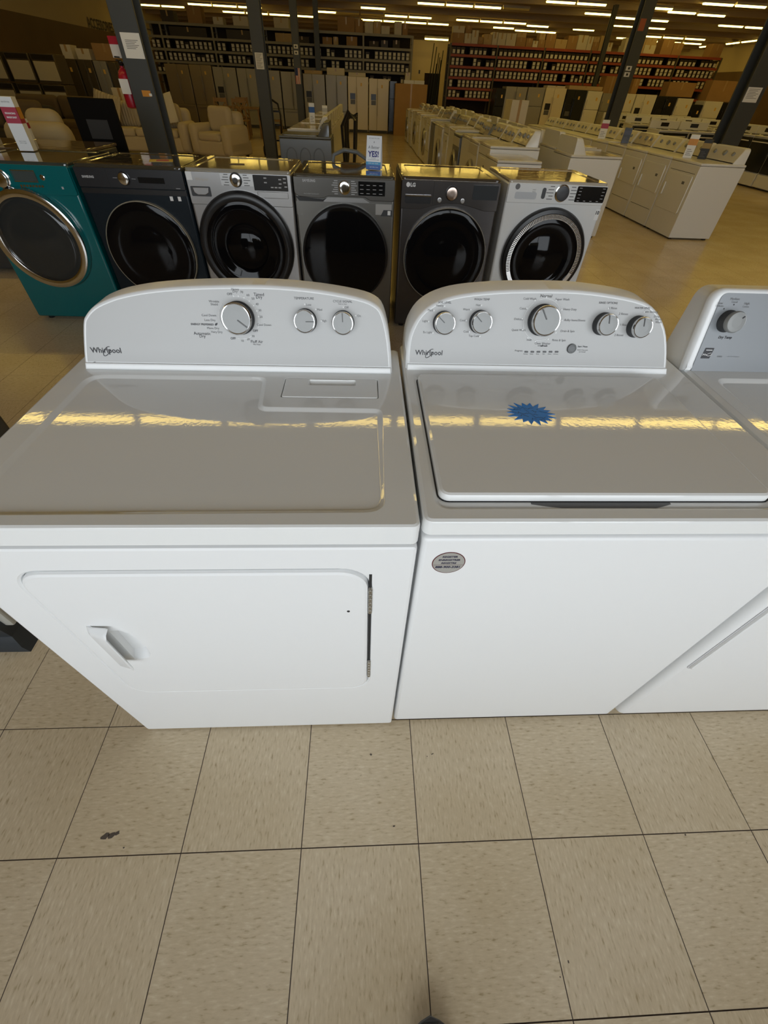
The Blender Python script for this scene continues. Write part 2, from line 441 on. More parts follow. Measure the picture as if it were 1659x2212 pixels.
# flag: stripes and canton
RED = mat('flag red', (.45, .03, .035), .6); BLUE = mat('flag blue', (.02, .035, .16), .6)
bb = B(); bb.box(-.08, .08, -.006, -.002, 1.36, 1.735); fl = bb.done('small_flag', PAPER, smooth=False); fl.location = colC.location; tag(fl, 'small red white and blue striped flag on the column', 'flag')
for k in range(5):
    bb = B(); xs = -.08+.032*k; bb.box(xs, xs+.016, -.0075, -.006, 1.36, 1.735 if k > 2 else 1.56); bb.done('red_stripe', RED, fl, smooth=False)
bb = B(); bb.box(-.08, .008, -.009, -.0061, 1.56, 1.735); bb.done('blue_canton', BLUE, fl, smooth=False)
for zc, l_ in ((1.925, 'upper'), (1.82, 'lower')):
    o = sheet('number_plate', 7.30, 7.44, zc-.04, zc+.04, 14.7, PAPER, colE); tag(o, '%s of two white plates on the column by the white fridges' % l_, 'plate')
    bb = B(); bb.box(-.06, -.01, -.004, -.002, zc-.02, zc+.02); bb.done('dark_mark', DARK, o, smooth=False)
o = sheet('orange_label', 7.29, 7.43, 2.53, 2.72, 14.7, mat('faded red label', (.45, .12, .05), .6), colE); tag(o, 'faded red label high on the column by the white fridges', 'label')
o = sheet('paper_notice', 7.25, 7.50, 1.42, 1.60, 9.6, PAPER, colF); tag(o, 'white paper notice on the rightmost column', 'notice')
bb = B()
for k in range(7): bb.poly([fr(-.12, 1.575-.018*k, 0), fr(.07-.03*(k % 3), 1.575-.018*k, 0), fr(.07-.03*(k % 3), 1.58-.018*k, 0), fr(-.12, 1.58-.018*k, 0)])
bb.done('print_lines', INKL, o, smooth=False)
# fire extinguisher on the nearest column
EXR = mat('fire extinguisher red', (.42, .012, .03), .3)
ex = thing('fire_extinguisher', 'red fire extinguisher with white sign hanging beside the nearest left column', 'extinguisher', (-1.945, 6.78, 0))
frz = lambda a, b_, d: Vector((a, b_, d))
bb = B(); bb.lathe(frz, 0, 0, [(.045, 1.10), (.062, 1.11), (.066, 1.14), (.066, 1.36), (.05, 1.40), (.022, 1.425), (.02, 1.44)], 16, True, True); bb.done('cylinder', EXR, ex)
bb = B(); bb.lathe(frz, 0, 0, [(.02, 1.44), (.028, 1.45), (.028, 1.475), (.012, 1.48)], 12, True, True); bb.box(-.012, .012, -.09, .02, 1.475, 1.487); bb.box(-.012, .012, -.10, .02, 1.50, 1.512); bb.done('valve', BLACK, ex)
bb = B(); bb.tube([(.0, -.02, 1.46), (.05, -.05, 1.47), (.085, -.04, 1.36), (.085, -.02, 1.18)], .009, 8); bb.done('hose', BLACK, ex)
bb = B(); bb.box(-.05, .05, -.069, -.066, 1.22, 1.34); bb.done('label_band', PAPER, ex, smooth=False)
bb = B(); bb.box(-.06, .045, -.01, .0, 1.50, 1.66); sg = bb.done('wall_sign', mat('extinguisher sign', (.7, .66, .62), .5), ex, smooth=False)
bb = B(); bb.box(-.06, .045, -.012, -.0101, 1.60, 1.66); bb.done('sign_header', EXR, sg, smooth=False)

# ceiling lights
TUBEM = bpy.data.materials.new('lit fluorescent diffuser'); TUBEM.use_nodes = True
nt = TUBEM.node_tree; p = nt.nodes['Principled BSDF']; p.inputs['Base Color'].default_value = (.9, .85, .7, 1)
p.inputs['Emission Color'].default_value = (1.0, 0.70, 0.15, 1); p.inputs['Emission Strength'].default_value = TUBE
HOUS = mat('light housing enamel', (.7, .66, .55), .4)
TOFF = mat('unlit tube', (.75, .62, .25), .4)
def make_fixture(lit):
    t = thing('ceiling_light', 'lit fluorescent strip light in a row under the brown roof deck', 'light', (0, 0, 0), 0, 'ceiling strip lights')
    bb = B(); bb.skin([[Vector((x, -.05, 0)), Vector((x, .05, 0)), Vector((x, .085, -.07)), Vector((x, -.085, -.07))] for x in (-.575, .575)]); bb.done('housing', HOUS, t, smooth=False)
    bb = B(); bb.skin([[Vector((x, .068*math.cos(PI*k/8), -.070-.05*math.sin(PI*k/8))) for k in range(9)] for x in (-.56, .56)]); bb.done('diffuser', TUBEM if lit else TOFF, t)
    return t
fx = make_fixture(True); fx.location = (0, 0, -50)
LIGHTS = [(1.21, 29.77), (-1.19, 32.24), (-3.73, 34.7), (-2.45, 34.7), (2.41, 32.24), (3.64, 32.24), (1.21, 34.7), (2.43, 34.7), (3.64, 34.7), (4.87, 34.7), (-4.97, 34.7), (-6.2, 34.7), (-10.34, 33.8), (-9.1, 33.8), (-7.31, 32.24), (-6.1, 32.24), (-4.87, 32.24), (3.62, 27.3), (4.84, 27.3), (6.06, 27.3), (6.06, 32.24), (7.29, 32.24), (8.52, 32.24), (9.93, 32.97), (8.52, 34.7), (9.96, 35.53), (11.2, 35.6), (12.57, 33.38), (8.4, 24.84), (9.63, 24.84), (10.88, 27.3), (12.42, 28.07), (13.95, 28.25), (12.3, 24.84), (13.65, 25.53), (15.04, 25.76), (13.68, 23.12), (14.92, 23.12), (13.71, 30.82), (15.23, 30.94), (17.69, 28.55), (19.01, 28.6), (16.3, 36.39), (17.0, 34.7), (18.28, 34.7), (19.57, 34.7), (18.19, 37.17), (19.51, 37.17), (20.82, 37.17), (20.82, 39.64)]
used = False
def put_light(x, y, z=HC-.08, rz=0, src=None):
    global used
    if src is None:
        if not used: used = True; fx.location = (x, y, z); fx.rotation_euler = (0, 0, rz); return fx
        src = fx
    return copy_tree(src, (x, y, z), rz)
_pl = put_light
def put_light(x, y, z=HC-.08, rz=0, src=None):
    o = _pl(x, y, z, rz, src)
    if src is None:
        reg = 'left shelving' if x < -1 else 'centre aisle' if x < 5 else 'middle of the red rack' if x < 11 else 'right-hand refrigerators' if x < 16.5 else 'far right corner'
        row = 'nearest' if y < 8 else 'near' if y < 22 else 'front visible' if y < 26.5 else 'second visible' if y < 29 else 'third visible' if y < 31.5 else 'fourth visible' if y < 33.5 else 'fifth visible' if y < 36 else 'farthest'
        o['label'] = 'lit strip light over the %s in the %s ceiling row' % (reg, row); o['group'] = 'strip lights, %s row, %s' % (row, reg)
    return o
for x, y in LIGHTS: put_light(x, y)
for y in (33.0, 34.25, 35.7, 38.5, 41.9, 43.3): put_light(22.45, y, rz=PI/2)
# rows nearer than the picture's upper edge (seen only as reflections)
for kk in range(0, 8):
    y = 5.1+2.467*kk
    for n in range(-8, 17):
        x = .6+1.25*n
        if kk % 2 == 1 and kk > 0 or random.random() < .12 and kk != 0: continue
        put_light(x, y)
fo = make_fixture(False); fo['label'] = 'unlit fluorescent strip light with a yellowed diffuser'; fo['group'] = 'unlit strip lights'; fo.location = (-0.02, 32.24, HC-.08)
for x, y in ((1.19, 32.24), (-.01, 34.7), (7.29, 27.3)): put_light(x, y, src=fo)
lo = put_light(4.25, 29.6, 3.16); lo['label'] = 'low strip light hanging before the cream partition'; del lo['group']
bb = B()
for s in (-.45, .45): bb.tube([(s, 0, 0), (s, 0, HC-3.16)], .006, 6)
bb.done('hanger_wire', ZINC, lo)

# ------------------------------------------------------------------ control knobs and consoles shared by the foreground machines
PTR = mat('satin pointer bar', (.075, .075, .075), .4)
def knob(fr, a, bb_, R, ang, parent, h=.028, name='knob', ring=CHROME, skirt=True, ptr='line'):
    b = B(); b.lathe(fr, a, bb_, [(R*1.04, .0), (R*1.04, .004), (R*.97, .006), (R*.95, h*.72)], 36, False, True)
    k = b.done(name, DARK if skirt else KNOB, parent)
    b = B(); b.lathe(fr, a, bb_, [(R*.95, h*.62), (R*1.0, h*.74), (R*1.0, h*.9), (R*.93, h), (R*.87, h*.985)], 40, False, False); b.done('trim_ring', ring, k)
    b = B(); b.lathe(fr, a, bb_, [(R*.88, h*.9), (R*.88, h*.985), (R*.5, h*1.0)], 36, False, True); b.done('knob_face', KNOB, k)
    ca, sa = math.cos(math.radians(ang)), math.sin(math.radians(ang))
    r0, r1 = (.12, .84) if ptr == 'line' else (.55, .8)
    P = [Vector((a+R*r0*ca, bb_+R*r0*sa)), Vector((a+R*r1*ca, bb_+R*r1*sa))]; q = Vector((-sa, ca))*R*.036
    b = B(); b.prism(fr, [tuple(P[0]-q), tuple(P[1]-q), tuple(P[1]+q), tuple(P[0]+q)], h*.9, h*1.06); b.done('pointer', PTR if ptr == 'line' else INK, k)
    return k
def console_shell(fr, outl, yback, parent, base, rim=.010, foot=.0135):
    """white moulded console: outline (a,b) on the sloped front, running back to a vertical rear at local y = yback"""
    o1 = outl; o2 = inset(outl, .003); o3 = inset(outl, .0065); o4 = inset(outl, rim)
    b = B()
    back = []
    for a, bb_ in o1:
        v = fr(a, bb_, -.008); back.append(Vector((v.x, max(yback, v.y+.01), v.z)))
    b.skin([back, [fr(a, q, -.008) for a, q in o1], [fr(a, q, -.002) for a, q in o2], [fr(a, q, 0) for a, q in o3], [fr(a, q, -.0015) for a, q in o4]])
    return b.done('console', WPLAS, parent, angle=50)
def clip_low(p, lo):
    out = []
    for i in range(len(p)):
        a, c = p[i], p[(i+1) % len(p)]
        if a[1] >= lo: out.append(a)
        if (a[1] >= lo) != (c[1] >= lo):
            t = (lo-a[1])/(c[1]-a[1]); out.append((a[0]+t*(c[0]-a[0]), lo))
    return out
def logo_swirl(items, fr, cx, cb, w, parent, m_=INK):
    b = B(); text_mesh(b, 'Whirlpool', fr, cx, cb, .01, .0006, width=w, bold=.00012)
    pts = []
    for k in range(41):
        t = 2*PI*k/40; x, y = .19*w*math.cos(t), .075*w*math.sin(t); r = math.radians(48)
        pts.append((cx+.02*w+x*math.cos(r)-y*math.sin(r), cb-.005*w+x*math.sin(r)+y*math.cos(r)))
    stroke(b, fr, pts[:36], .0013*w/.064, .0006)
    return b.done('logo', m_, parent, smooth=False)

# ------------------------------------------------------------------ white dryer, left
DX, DY = .120, .292
dry = thing('clothes_dryer', 'white dryer with drop-in lint lid and hinged front door, left of the washer', 'dryer', (DX, DY, 0))
W = .737
f0 = F_front(0)
hole_o = rr(.076, .667, .300, .817, (.055, .05, .055, .055), 8)
b = B(); b.box(.004, W-.004, .012, .60, .02, .868, .004, 1)
b.plate(F_front(.014), rr(0, W, .008, .872, .008, 3), 0, .014, .006, [[(hole_o, .014), (inset(hole_o, .004), .011), (inset(hole_o, .006), .001)]])
b.done('cabinet', WHITEF, dry, wn=True)
for fx_ in (.05, W-.05):
    for fy_ in (.05, .54):
        b = B(); b.lathe(lambda a, q, d: Vector((a, q, d)), fx_, fy_, [(.018, 0), (.02, .004), (.012, .012), (.01, .021)], 12, True, True); b.done('foot', BLACK, dry)
# top with pressed recess, notched round the lint lid
rec = round_poly([(.050, .028), (.050, .455), (.436, .455), (.446, .332), (.690, .330), (.687, .034)][::-1], [.035, .02, .012, .02, .04, .05], 6)
lint_h = rr(.476, .684, .368, .452, .006, 4)
b = B(); b.plate(F_top(.876), rr(-.001, W+.001, .003, .605, .012, 4), 0, .040, .006,
    [[(rec, .040), (inset(rec, .003), .0394), (inset(rec, .008), .0358), (inset(rec, .011), .0352)], [(lint_h, .040), (inset(lint_h, .001), .039), (inset(lint_h, .0015), .030)]])
b.done('top_panel', WHITE, dry, wn=True)
# lint screen lid with finger recess
li = rr(.4785, .6815, .3705, .4495, .005, 4); pk = rr(.530, .634, .420, .444, .003, 3)
b = B(); b.plate(F_top(.906), li, 0, .0105, .002, [[(pk, .0105), (inset(pk, .002), .006), ([(x, min(y, .438)) for x, y in inset(pk, .004)], .003)]])
b.done('lint_lid', WHITE, dry, wn=True)
# door with pull handle
do = rr(.082, .660, .306, .811, (.05, .045, .05, .05), 8)
pko = spline([(.156, .340+.285), (.192, .338+.280), (.204, .52), (.192, .505), (.156, .500)][::1], 4)
pk1 = [(.158, .626), (.178, .626), (.192, .612), (.200, .585), (.203, .55), (.200, .522), (.190, .506), (.175, .500), (.158, .500)]
def shrink(p, k, cx, cb): return [(cx+(a-cx)*k, cb+(q-cb)*k) for a, q in p]
b = B(); b.plate(F_front(.010), do, 0, .014, .007, [[(pk1, .014), (shrink(pk1, .93, .160, .565), .0115), (shrink(pk1, .78, .160, .565), .002), (shrink(pk1, .5, .160, .565), -.006)]])
door = b.done('door', WHITEF, dry, wn=True)
# handle: plate sloping out to a lip over the pocket
hl = lambda a, q, d: Vector((a, -.004-d, q))
b = B(); P0 = [(.122, .0), (.126, .008), (.134, .015), (.158, .022), (.164, .026), (.166, .024), (.160, .017), (.136, .009), (.130, .0)]
b.skin([[hl(a, .500, d) for a, d in P0], [hl(a, .504, d) for a, d in P0], [hl(a, .630, d) for a, d in P0], [hl(a+.001, .640, d*.75) for a, d in P0], [hl(a+.002, .645, d*.3) for a, d in P0]])
b.done('handle', WPLAS, door, angle=55)
b = B(); b.lathe(F_front(-.004), .6225, .687, [(.003, 0), (.0026, .001)], 10, False, True); b.done('plug', DARK, door)
b = B(); b.box(.6605, .6655, -.0005, .006, .372, .80); b.done('hinge_gap', GAP, dry, smooth=False)
for z0, z1 in ((.678, .758), (.380, .462)):
    b = B(); n = 6
    for k in range(n):
        za = z0+(z1-z0)*k/n; b.lathe(lambda a, q, d: Vector((a, q, d)), .6632, -.002, [(.0036, za+.0006), (.004, za+.001), (.004, za+(z1-z0)/n-.001), (.0036, za+(z1-z0)/n-.0006)], 12, True, True)
    b.lathe(lambda a, q, d: Vector((a, q, d)), .6632, -.002, [(.0035, z1), (.0035, z1+.003), (.001, z1+.0045)], 10, True, True)
    b.done('hinge', ZINC, dry)
# console
Dout = [(-0.3382, -0.004), (-0.3304, 0.0338), (-0.3142, 0.0894), (-0.3027, 0.1074), (-0.2802, 0.1252), (-0.2481, 0.1388), (-0.2128, 0.1489), (-0.1593, 0.1585), (-0.0833, 0.1661), (0.0203, 0.171), (0.1052, 0.1713), (0.1907, 0.1657), (0.2677, 0.1547), (0.3069, 0.1425), (0.3272, 0.1206), (0.342, 0.0651), (0.3494, -0.004)]
fd = fascia_frame((.3685, .478, .918))
outl = spline(Dout, 3)
con = console_shell(fd, outl, .575, dry, 0)
b = B(); pn = clip_low(inset(outl, .0085), .0135); b.prism(fd, pn, -.003, -.0004); b.done('control_panel', FASCIA, dry)
b = B(); b.prism(fd, [(-.334, -.002), (.346, -.002), (.345, .012), (-.331, .012)], 0, .004, .0035); b.done('console_foot', WPLAS, dry)
knob(fd, .0175, .108, .0315, -37, dry)
knob(fd, .158, .1055, .0232, 0, dry, .024)
knob(fd, .2385, .1035, .0232, 92, dry, .024)
S1 = .0064
items = [("Heavy", 0.0166, 0.1613, S1), ("Dry", 0.0161, 0.1572, S1), ("OFF", 0.0043, 0.1529, S1, dict(bold=.0001)), ("70", 0.0294, 0.1570, S1), ("60", 0.0416, 0.1518, S1), ("50", 0.0512, 0.1454, S1), ("40", 0.0585, 0.1353, S1), ("30", 0.0628, 0.1237, S1), ("20", 0.0638, 0.1111, S1),
 ("Cool Down", 0.0684, 0.0956, S1), ("30", 0.0420, 0.0726, S1), ("20", 0.0307, 0.0663, S1), ("10", 0.0172, 0.0629, S1), ("No Heat", 0.0480, 0.0559, .0045), ("Very Dry", -0.0347, 0.0788, S1), ("More Dry", -0.0412, 0.0862, S1), ("Less Dry", -0.0450, 0.1020, S1), ("Cool Down", -0.0454, 0.1119, S1), ("Wrinkle", -0.0303, 0.1385, S1), ("Shield", -0.0307, 0.1331, S1),
 ("Low", 0.1664, 0.1366, S1), ("Med", 0.1889, 0.1276, S1), ("High", 0.1973, 0.1057, S1), ("Push to Start", 0.2381, 0.1395, .0035), ("Off", 0.2464, 0.1332, S1), ("On", 0.2730, 0.1175, S1)]
lettering(items, fd, INKL, dry)
bolds = [("Timed", 0.0644, 0.1535, .0085), ("Dry", 0.0640, 0.1475, .0085), ("OFF", 0.0484, 0.0835, S1, dict(bold=.0001)), ("OFF", -0.0016, 0.0673, S1, dict(bold=.0001)), ("Fluff Air", 0.0485, 0.0616, .0082), ("ENERGY PREFERRED", -0.0624, 0.0940, .0056, dict(bold=.0001, width=.048)), ("Automatic", -0.0662, 0.0760, .0085), ("Dry", -0.0668, 0.0696, .0085), ("TEMPERATURE", 0.1572, 0.1483, .0066, dict(width=.0415)), ("CYCLE SIGNAL", 0.2382, 0.1444, .0066, dict(width=.0405))]
lettering(bolds, fd, INK, dry, 'bold_lettering')
b = B(); b.prism(fd, [(-.0362, .0925), (-.0345, .0965), (-.0302, .0975), (-.0308, .0945), (-.0335, .092)], .0002, .0006); b.done('leaf_symbol', INK, dry)
b = B(); stroke(b, fd, arc(.0175, .108, .0415, 100, -28), .0007); stroke(b, fd, arc(.0175, .108, .0415, 250, 300, 10), .0007); stroke(b, fd, arc(.0175, .108, .0415, 140, 210, 12), .0007)
for a_ in (98, 84, 68, 52, 36, 20, 5): b.lathe(fd, .0175+.0415*math.cos(math.radians(a_)), .108+.0415*math.sin(math.radians(a_)), [(.0017, .0003), (.0017, .0005)], 10, False, True)
for a_, q_ in ((.1585, .1372), (.181, .1278), (.1915, .1058), (.2395, .1332), (.2655, .1178)): b.lathe(fd, a_, q_, [(.0017, .0003), (.0017, .0005)], 10, False, True)
b.done('dial_marks', PRINTW, dry, smooth=False)['kind'] = 'stuff'
logo_swirl(None, fd, -.2793, .0362, .0645, dry)

# ------------------------------------------------------------------ white top-loading washer, middle
WX, WY = .864, .300
was = thing('top_load_washer', 'white top-loading washer with silver console of five knobs, right of the dryer', 'washer', (WX, WY, 0))
W = .685
b = B(); b.box(.004, W-.004, .008, .62, .015, .880, .004, 1); b.box(0, W, 0, .05, .012, .884, .009, 3)
b.done('cabinet', WHITEF, was, wn=True)
for fx_ in (.05, W-.05):
    for fy_ in (.05, .56):
        b = B(); b.lathe(lambda a, q, d: Vector((a, q, d)), fx_, fy_, [(.018, 0), (.02, .004), (.012, .012), (.01, .017)], 12, True, True); b.done('foot', BLACK, was)
# top with lid opening and finger scoop, its shade painted as a flat patch
lidh = rr(.026, .591, .049, .454, .018, 5)
tr = rr(.020, .597, .030, .460, .024, 5)
scp = [(.180, .040), (.225, .033), (.270, .0295), (.315, .0285), (.350, .031), (.385, .036), (.410, .040), (.40, .062), (.19, .062)][::-1]
b = B(); b.plate(F_top(.888), rr(-.001, W+.001, .004, .625, .014, 4), 0, .030, .007,
    [[(tr, .030), (inset(tr, .004), .0285), (inset(tr, .007), .0265)]])
b.done('top_panel', WHITE, was, wn=True)
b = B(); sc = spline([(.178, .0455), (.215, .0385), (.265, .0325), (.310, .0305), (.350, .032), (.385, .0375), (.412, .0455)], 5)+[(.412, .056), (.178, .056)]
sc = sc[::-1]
b.prism(F_top(.9146), sc, 0, .0004); b.done('finger_scoop_shade', mat('scoop shade grey', (.10, .10, .10), .35), was)  # flat grey patch painting the shade inside the scoop
b = B(); b.plate(F_top(.9155), rr(.0285, .589, .0515, .452, .017, 6), 0, .0135, .006, [])
lid = b.done('lid', WHITE, was, wn=True)
b = B(); b.prism(F_top(.9148), rr(.0262, .5915, .0496, .4542, .018, 5), 0, .0012); b.done('lid_gap_shade', GAP, was)  # black sheet under the lid, painting the shadow line of its gap
# console
Wout = [(-0.3391, -0.004), (-0.3379, 0.0578), (-0.3264, 0.0964), (-0.3056, 0.1247), (-0.2716, 0.1453), (-0.2223, 0.1589), (-0.1423, 0.1678), (-0.0612, 0.1714), (0.0314, 0.1718), (0.1168, 0.1648), (0.1838, 0.1536), (0.2222, 0.136), (0.2579, 0.0985), (0.281, 0.0489), (0.2969, -0.004)]
fw = fascia_frame((1.2085-WX, .79-WY, .918))
outl = spline(Wout, 3)
console_shell(fw, outl, .605, was, 0)
b = B(); b.prism(fw, clip_low(inset(outl, .0085), .0140), -.003, -.0004); b.done('control_panel', FASCIA, was)
b = B(); b.prism(fw, [(-.3365, -.002), (.294, -.002), (.290, .0125), (-.336, .0125)], 0, .004, .0035); b.done('console_foot', WPLAS, was)
knob(fw, -.2592, .1005, .0232, 139, was, .026)
knob(fw, -.1780, .1040, .0232, 138, was, .026)
knob(fw, -.0369, .1105, .0315, 122, was, .030)
knob(fw, .1045, .1055, .0228, 101, was, .028)
knob(fw, .1850, .1015, .0222, 99, was, .028)
items = [("Heavy", -0.2709, 0.1339, S1), ("Med", -0.2908, 0.1248, S1), ("Light", -0.3006, 0.1025, S1), ("Ex Light", -0.2934, 0.0796, S1), ("Hot", -0.1858, 0.1373, S1), ("Warm", -0.2102, 0.1283, S1), ("Cool", -0.2168, 0.1063, S1), ("Cold", -0.2058, 0.0833, S1), ("Tap Cold", -0.1871, 0.0739, S1),
 ("Cold Wash", -0.0731, 0.1522, S1), ("Super Wash", 0.0002, 0.1520, S1), ("Casual", -0.0841, 0.1330, S1), ("Delicate", -0.0900, 0.1114, S1), ("Quick Wash", -0.0862, 0.0885, S1), ("Soak", -0.0580, 0.0690, S1), ("Clean Washer", -0.0249, 0.0617, S1), ("with", -0.0316, 0.0569, .0045), ("Rinse & Spin", 0.0122, 0.0687, S1), ("Drain & Spin", 0.0273, 0.0883, S1), ("Bulky Items/Sheets", 0.0386, 0.1110, S1), ("Heavy Duty", 0.0216, 0.1327, S1),
 ("1 Rinse", 0.1190, 0.1380, S1), ("2 Rinses", 0.1469, 0.1268, S1), ("1 Rinse", 0.1550, 0.1046, S1), ("2 Rinses", 0.1500, 0.0829, S1), ("Auto Sensing", 0.2078, 0.1318, S1), ("Deep", 0.2260, 0.1226, S1), ("Water", 0.2320, 0.1173, S1), ("Wash", 0.2339, 0.1117, S1), ("Hold 3 Seconds", 0.0728, 0.0492, .004), ("to Cancel", 0.0732, 0.0452, .004)]
for k, s_ in enumerate(("Sensing", "Wash", "Rinse", "Spin", "Done", "Lid Lock")): items.append((s_, -.0605+.01436*k, .0380+.00026*k, .0034))
lettering(items, fw, INKL, was)
lettering([("SOIL LEVEL", -0.2601, 0.1408, .0066, dict(width=.0285)), ("WASH TEMP", -0.1789, 0.1486, .0066, dict(width=.0345)), ("Normal", -0.0377, 0.1585, .0085), ("affresh", -.0205, .0569, .006, dict(bold=.00012)), ("RINSE OPTIONS", 0.1054, 0.1480, .0066, dict(width=.042)), ("WATER LEVEL", 0.1867, 0.1395, .0066, dict(width=.036)), ("Progress", -0.0779, 0.0446, .0052), ("Start / Pause", 0.0713, 0.0568, .0046, dict(bold=.0001))], fw, INK, was, 'bold_lettering')
for k in range(6):
    b = B(); b.prism(fw, rr(-.0637+.01436*k, -.0553+.01436*k, .0411+.00026*k, .0447+.00026*k, .0012, 3), -.0003, .0006); b.done('indicator_light', BLACK, was)
b = B(); b.lathe(fw, .0456, .0520, [(.0105, 0), (.0105, .003), (.0098, .0045), (.006, .005)], 28, False, True); b.done('start_button', GREYP, was)
b = B(); stroke(b, fw, arc(-.0369, .1105, .0425, 128, 250), .0008); stroke(b, fw, arc(-.0369, .1105, .0425, 112, 35), .0008); stroke(b, fw, arc(-.0369, .1105, .0425, 264, 300, 10), .0008); stroke(b, fw, arc(-.0369, .1105, .0425, -35, -8, 8), .0008)
for a_ in (122, 90, 60, 150, 178, 207, 236, 262, 300, 326, 0, 28): b.lathe(fw, -.0369+.0455*math.cos(math.radians(a_)), .1105+.0455*math.sin(math.radians(a_)), [(.0017, .0003), (.0017, .0005)], 10, False, True)
for a_, q_ in ((-.2598, .1335), (-.2825, .1243), (-.2925, .1022), (-.2812, .0793), (-.1785, .1370), (-.2012, .1280), (-.2085, .1060), (-.1985, .0830), (-.1735, .0737), (.1085, .1368), (.193, .1318)): b.lathe(fw, a_, q_, [(.0017, .0003), (.0017, .0005)], 10, False, True)
b.done('dial_marks', PRINTW, was, smooth=False)['kind'] = 'stuff'
logo_swirl(None, fw, -.2867, .0356, .063, was)
# oval registration sticker on the front
fo_ = F_front(0)
OV = mat('silver grey sticker', (.36, .35, .32), .35)
b = B(); b.lathe(fo_, .9145-WX, .8205, [(.0283, .0003), (.0283, .0006)], 40, False, True, 1, 1.02); st = b.done('registration_sticker', mat('dark red sticker rim', (.10, .012, .018), .4), was)
b = B(); b.lathe(fo_, .9145-WX, .8205, [(.0268, .0005), (.0268, .0008)], 40, False, True, 1, 1.02); b.done('sticker_face', OV, st)
lettering([("REGISTER", .0505, .8375, .007, dict(width=.026, bold=.0003, shear=.15)), ("ENREGISTRER", .0505, .829, .007, dict(width=.037, bold=.0003, shear=.15)), ("REGISTRE", .0505, .8205, .007, dict(width=.026, bold=.0003, shear=.15)), ("888-900-3381", .0505, .8095, .007, dict(width=.043, bold=.0003, shear=.15))], fo_, mat('navy print', (.015, .015, .05), .5), st, 'sticker_lettering', .0010)
b = B(); stroke(b, fo_, [(.025, .8155), (.076, .8155)], .0006, .0010); b.done('sticker_rule', MATS['dark red sticker rim'], st, smooth=False)
# blue starburst tag lying on the lid
ft = F_top(.9292)
pts = []; n = 18
for k in range(2*n):
    t = 2*PI*k/(2*n)+.1; r = 1.06 if k % 2 == 0 else .70
    r *= 1+.06*math.sin(k*2.3)
    x, y = .047*r*math.cos(t), .038*r*math.sin(t); q = math.radians(-8)
    pts.append((1.107+x*math.cos(q)-y*math.sin(q), .590+x*math.sin(q)+y*math.cos(q)))
b = B(); b.prism(ft, pts, 0, .0006); sb = b.done('starburst_tag', mat('bright blue card', (.01, .23, .72), .45), smooth=False)
tag(sb, 'bright blue starburst price tag with handwriting on the washer lid', 'price tag')
b = B(); rnd = random.Random(3)
for ln, (y, x0, x1) in enumerate(((.608, 1.084, 1.128), (.598, 1.074, 1.143), (.588, 1.070, 1.120), (.578, 1.082, 1.146), (.570, 1.102, 1.142))):
    x = x0; path = []
    while x < x1:
        path.append((x, y-(x-1.1)*.14+rnd.uniform(-.0038, .0038))); x += rnd.uniform(.0016, .0034)
        if rnd.random() < .14 and len(path) > 2: stroke(b, ft, path, .0009, .0009); path = []; x += .004
    if len(path) > 1: stroke(b, ft, path, .0009, .0009)
b.done('handwriting', INK, sb, smooth=False)['kind'] = 'stuff'

# ------------------------------------------------------------------ grey-panelled dryer, right edge of the picture
KX, KY = 1.566, .297
ken = thing('clothes_dryer', 'white dryer with blue-grey sloping panel at the right edge', 'dryer', (KX, KY, 0))
W = .737
kdo = rr(.030, .707, .373, .806, .012, 4)
b = B(); b.box(.004, W-.004, .03, .64, .02, .868, .004, 1)
b.box(.005, W-.005, 0, .10, .012, .872, .022, 5)
b.done('cabinet', WHITEF, ken, wn=True)
b = B(); b.plate(F_front(.004), kdo, 0, .012, .006, []); kd = b.done('door', WHITEF, ken, wn=True)
b = B(); b.prism(F_front(0), inset(rr(.026, .711, .369, .810, .014, 4), 0), .0002, .0012); b.done('door_gap', mat('door gap grey', (.55, .55, .56), .6), ken)
for fx_ in (.05, W-.05):
    for fy_ in (.06, .58):
        b = B(); b.lathe(lambda a, q, d: Vector((a, q, d)), fx_, fy_, [(.018, 0), (.02, .004), (.012, .012), (.01, .021)], 12, True, True); b.done('foot', BLACK, ken)
kre = rr(.045, W-.045, .04, .478, .03, 6)
b = B(); b.plate(F_top(.876), rr(-.004, W+.004, -.004, .645, .014, 4), 0, .040, .016, [[(kre, .040), (inset(kre, .004), .0392), (inset(kre, .010), .0352), (inset(kre, .014), .034)]])
b.done('top_panel', WHITE, ken, wn=True)
fk = fascia_frame((1.9265-KX, .81-KY, .918))
outl = round_poly([(-.368, -.004), (.368, -.004), (.360, .178), (-.360, .178)], [.004, .004, .03, .03], 6)
b = B()
back = []
for a, q in outl:
    v = fk(a, q, -.01); back.append(Vector((v.x+(.006 if a < 0 else -.006), max(.63, v.y+.02), v.z-.01)))
o2 = inset(outl, .004); o3 = inset(outl, .010); o4 = inset(outl, .022)
b.skin([back, [fk(a, q, -.022) for a, q in inset(outl, .003)], [fk(a, q, -.020) for a, q in outl], [fk(a, q, -.012) for a, q in outl], [fk(a, q, -.003) for a, q in o2], [fk(a, q, 0) for a, q in o3], [fk(a, q, -.003) for a, q in o4]])
b.done('console', WPLAS, ken, angle=50)
KF = mat('blue grey fascia', (0.26, 0.275, 0.29), 0.34, metal=0.1)
b = B(); b.prism(fk, round_poly([(-.350, -.002), (.350, -.002), (.343, .168), (-.343, .168)], [.002, .002, .014, .014], 5), -.004, .0005); b.done('control_panel', KF, ken)
knob(fk, -.3085, .110, .0228, 42, ken, .030, ring=KNOB, ptr='dot')
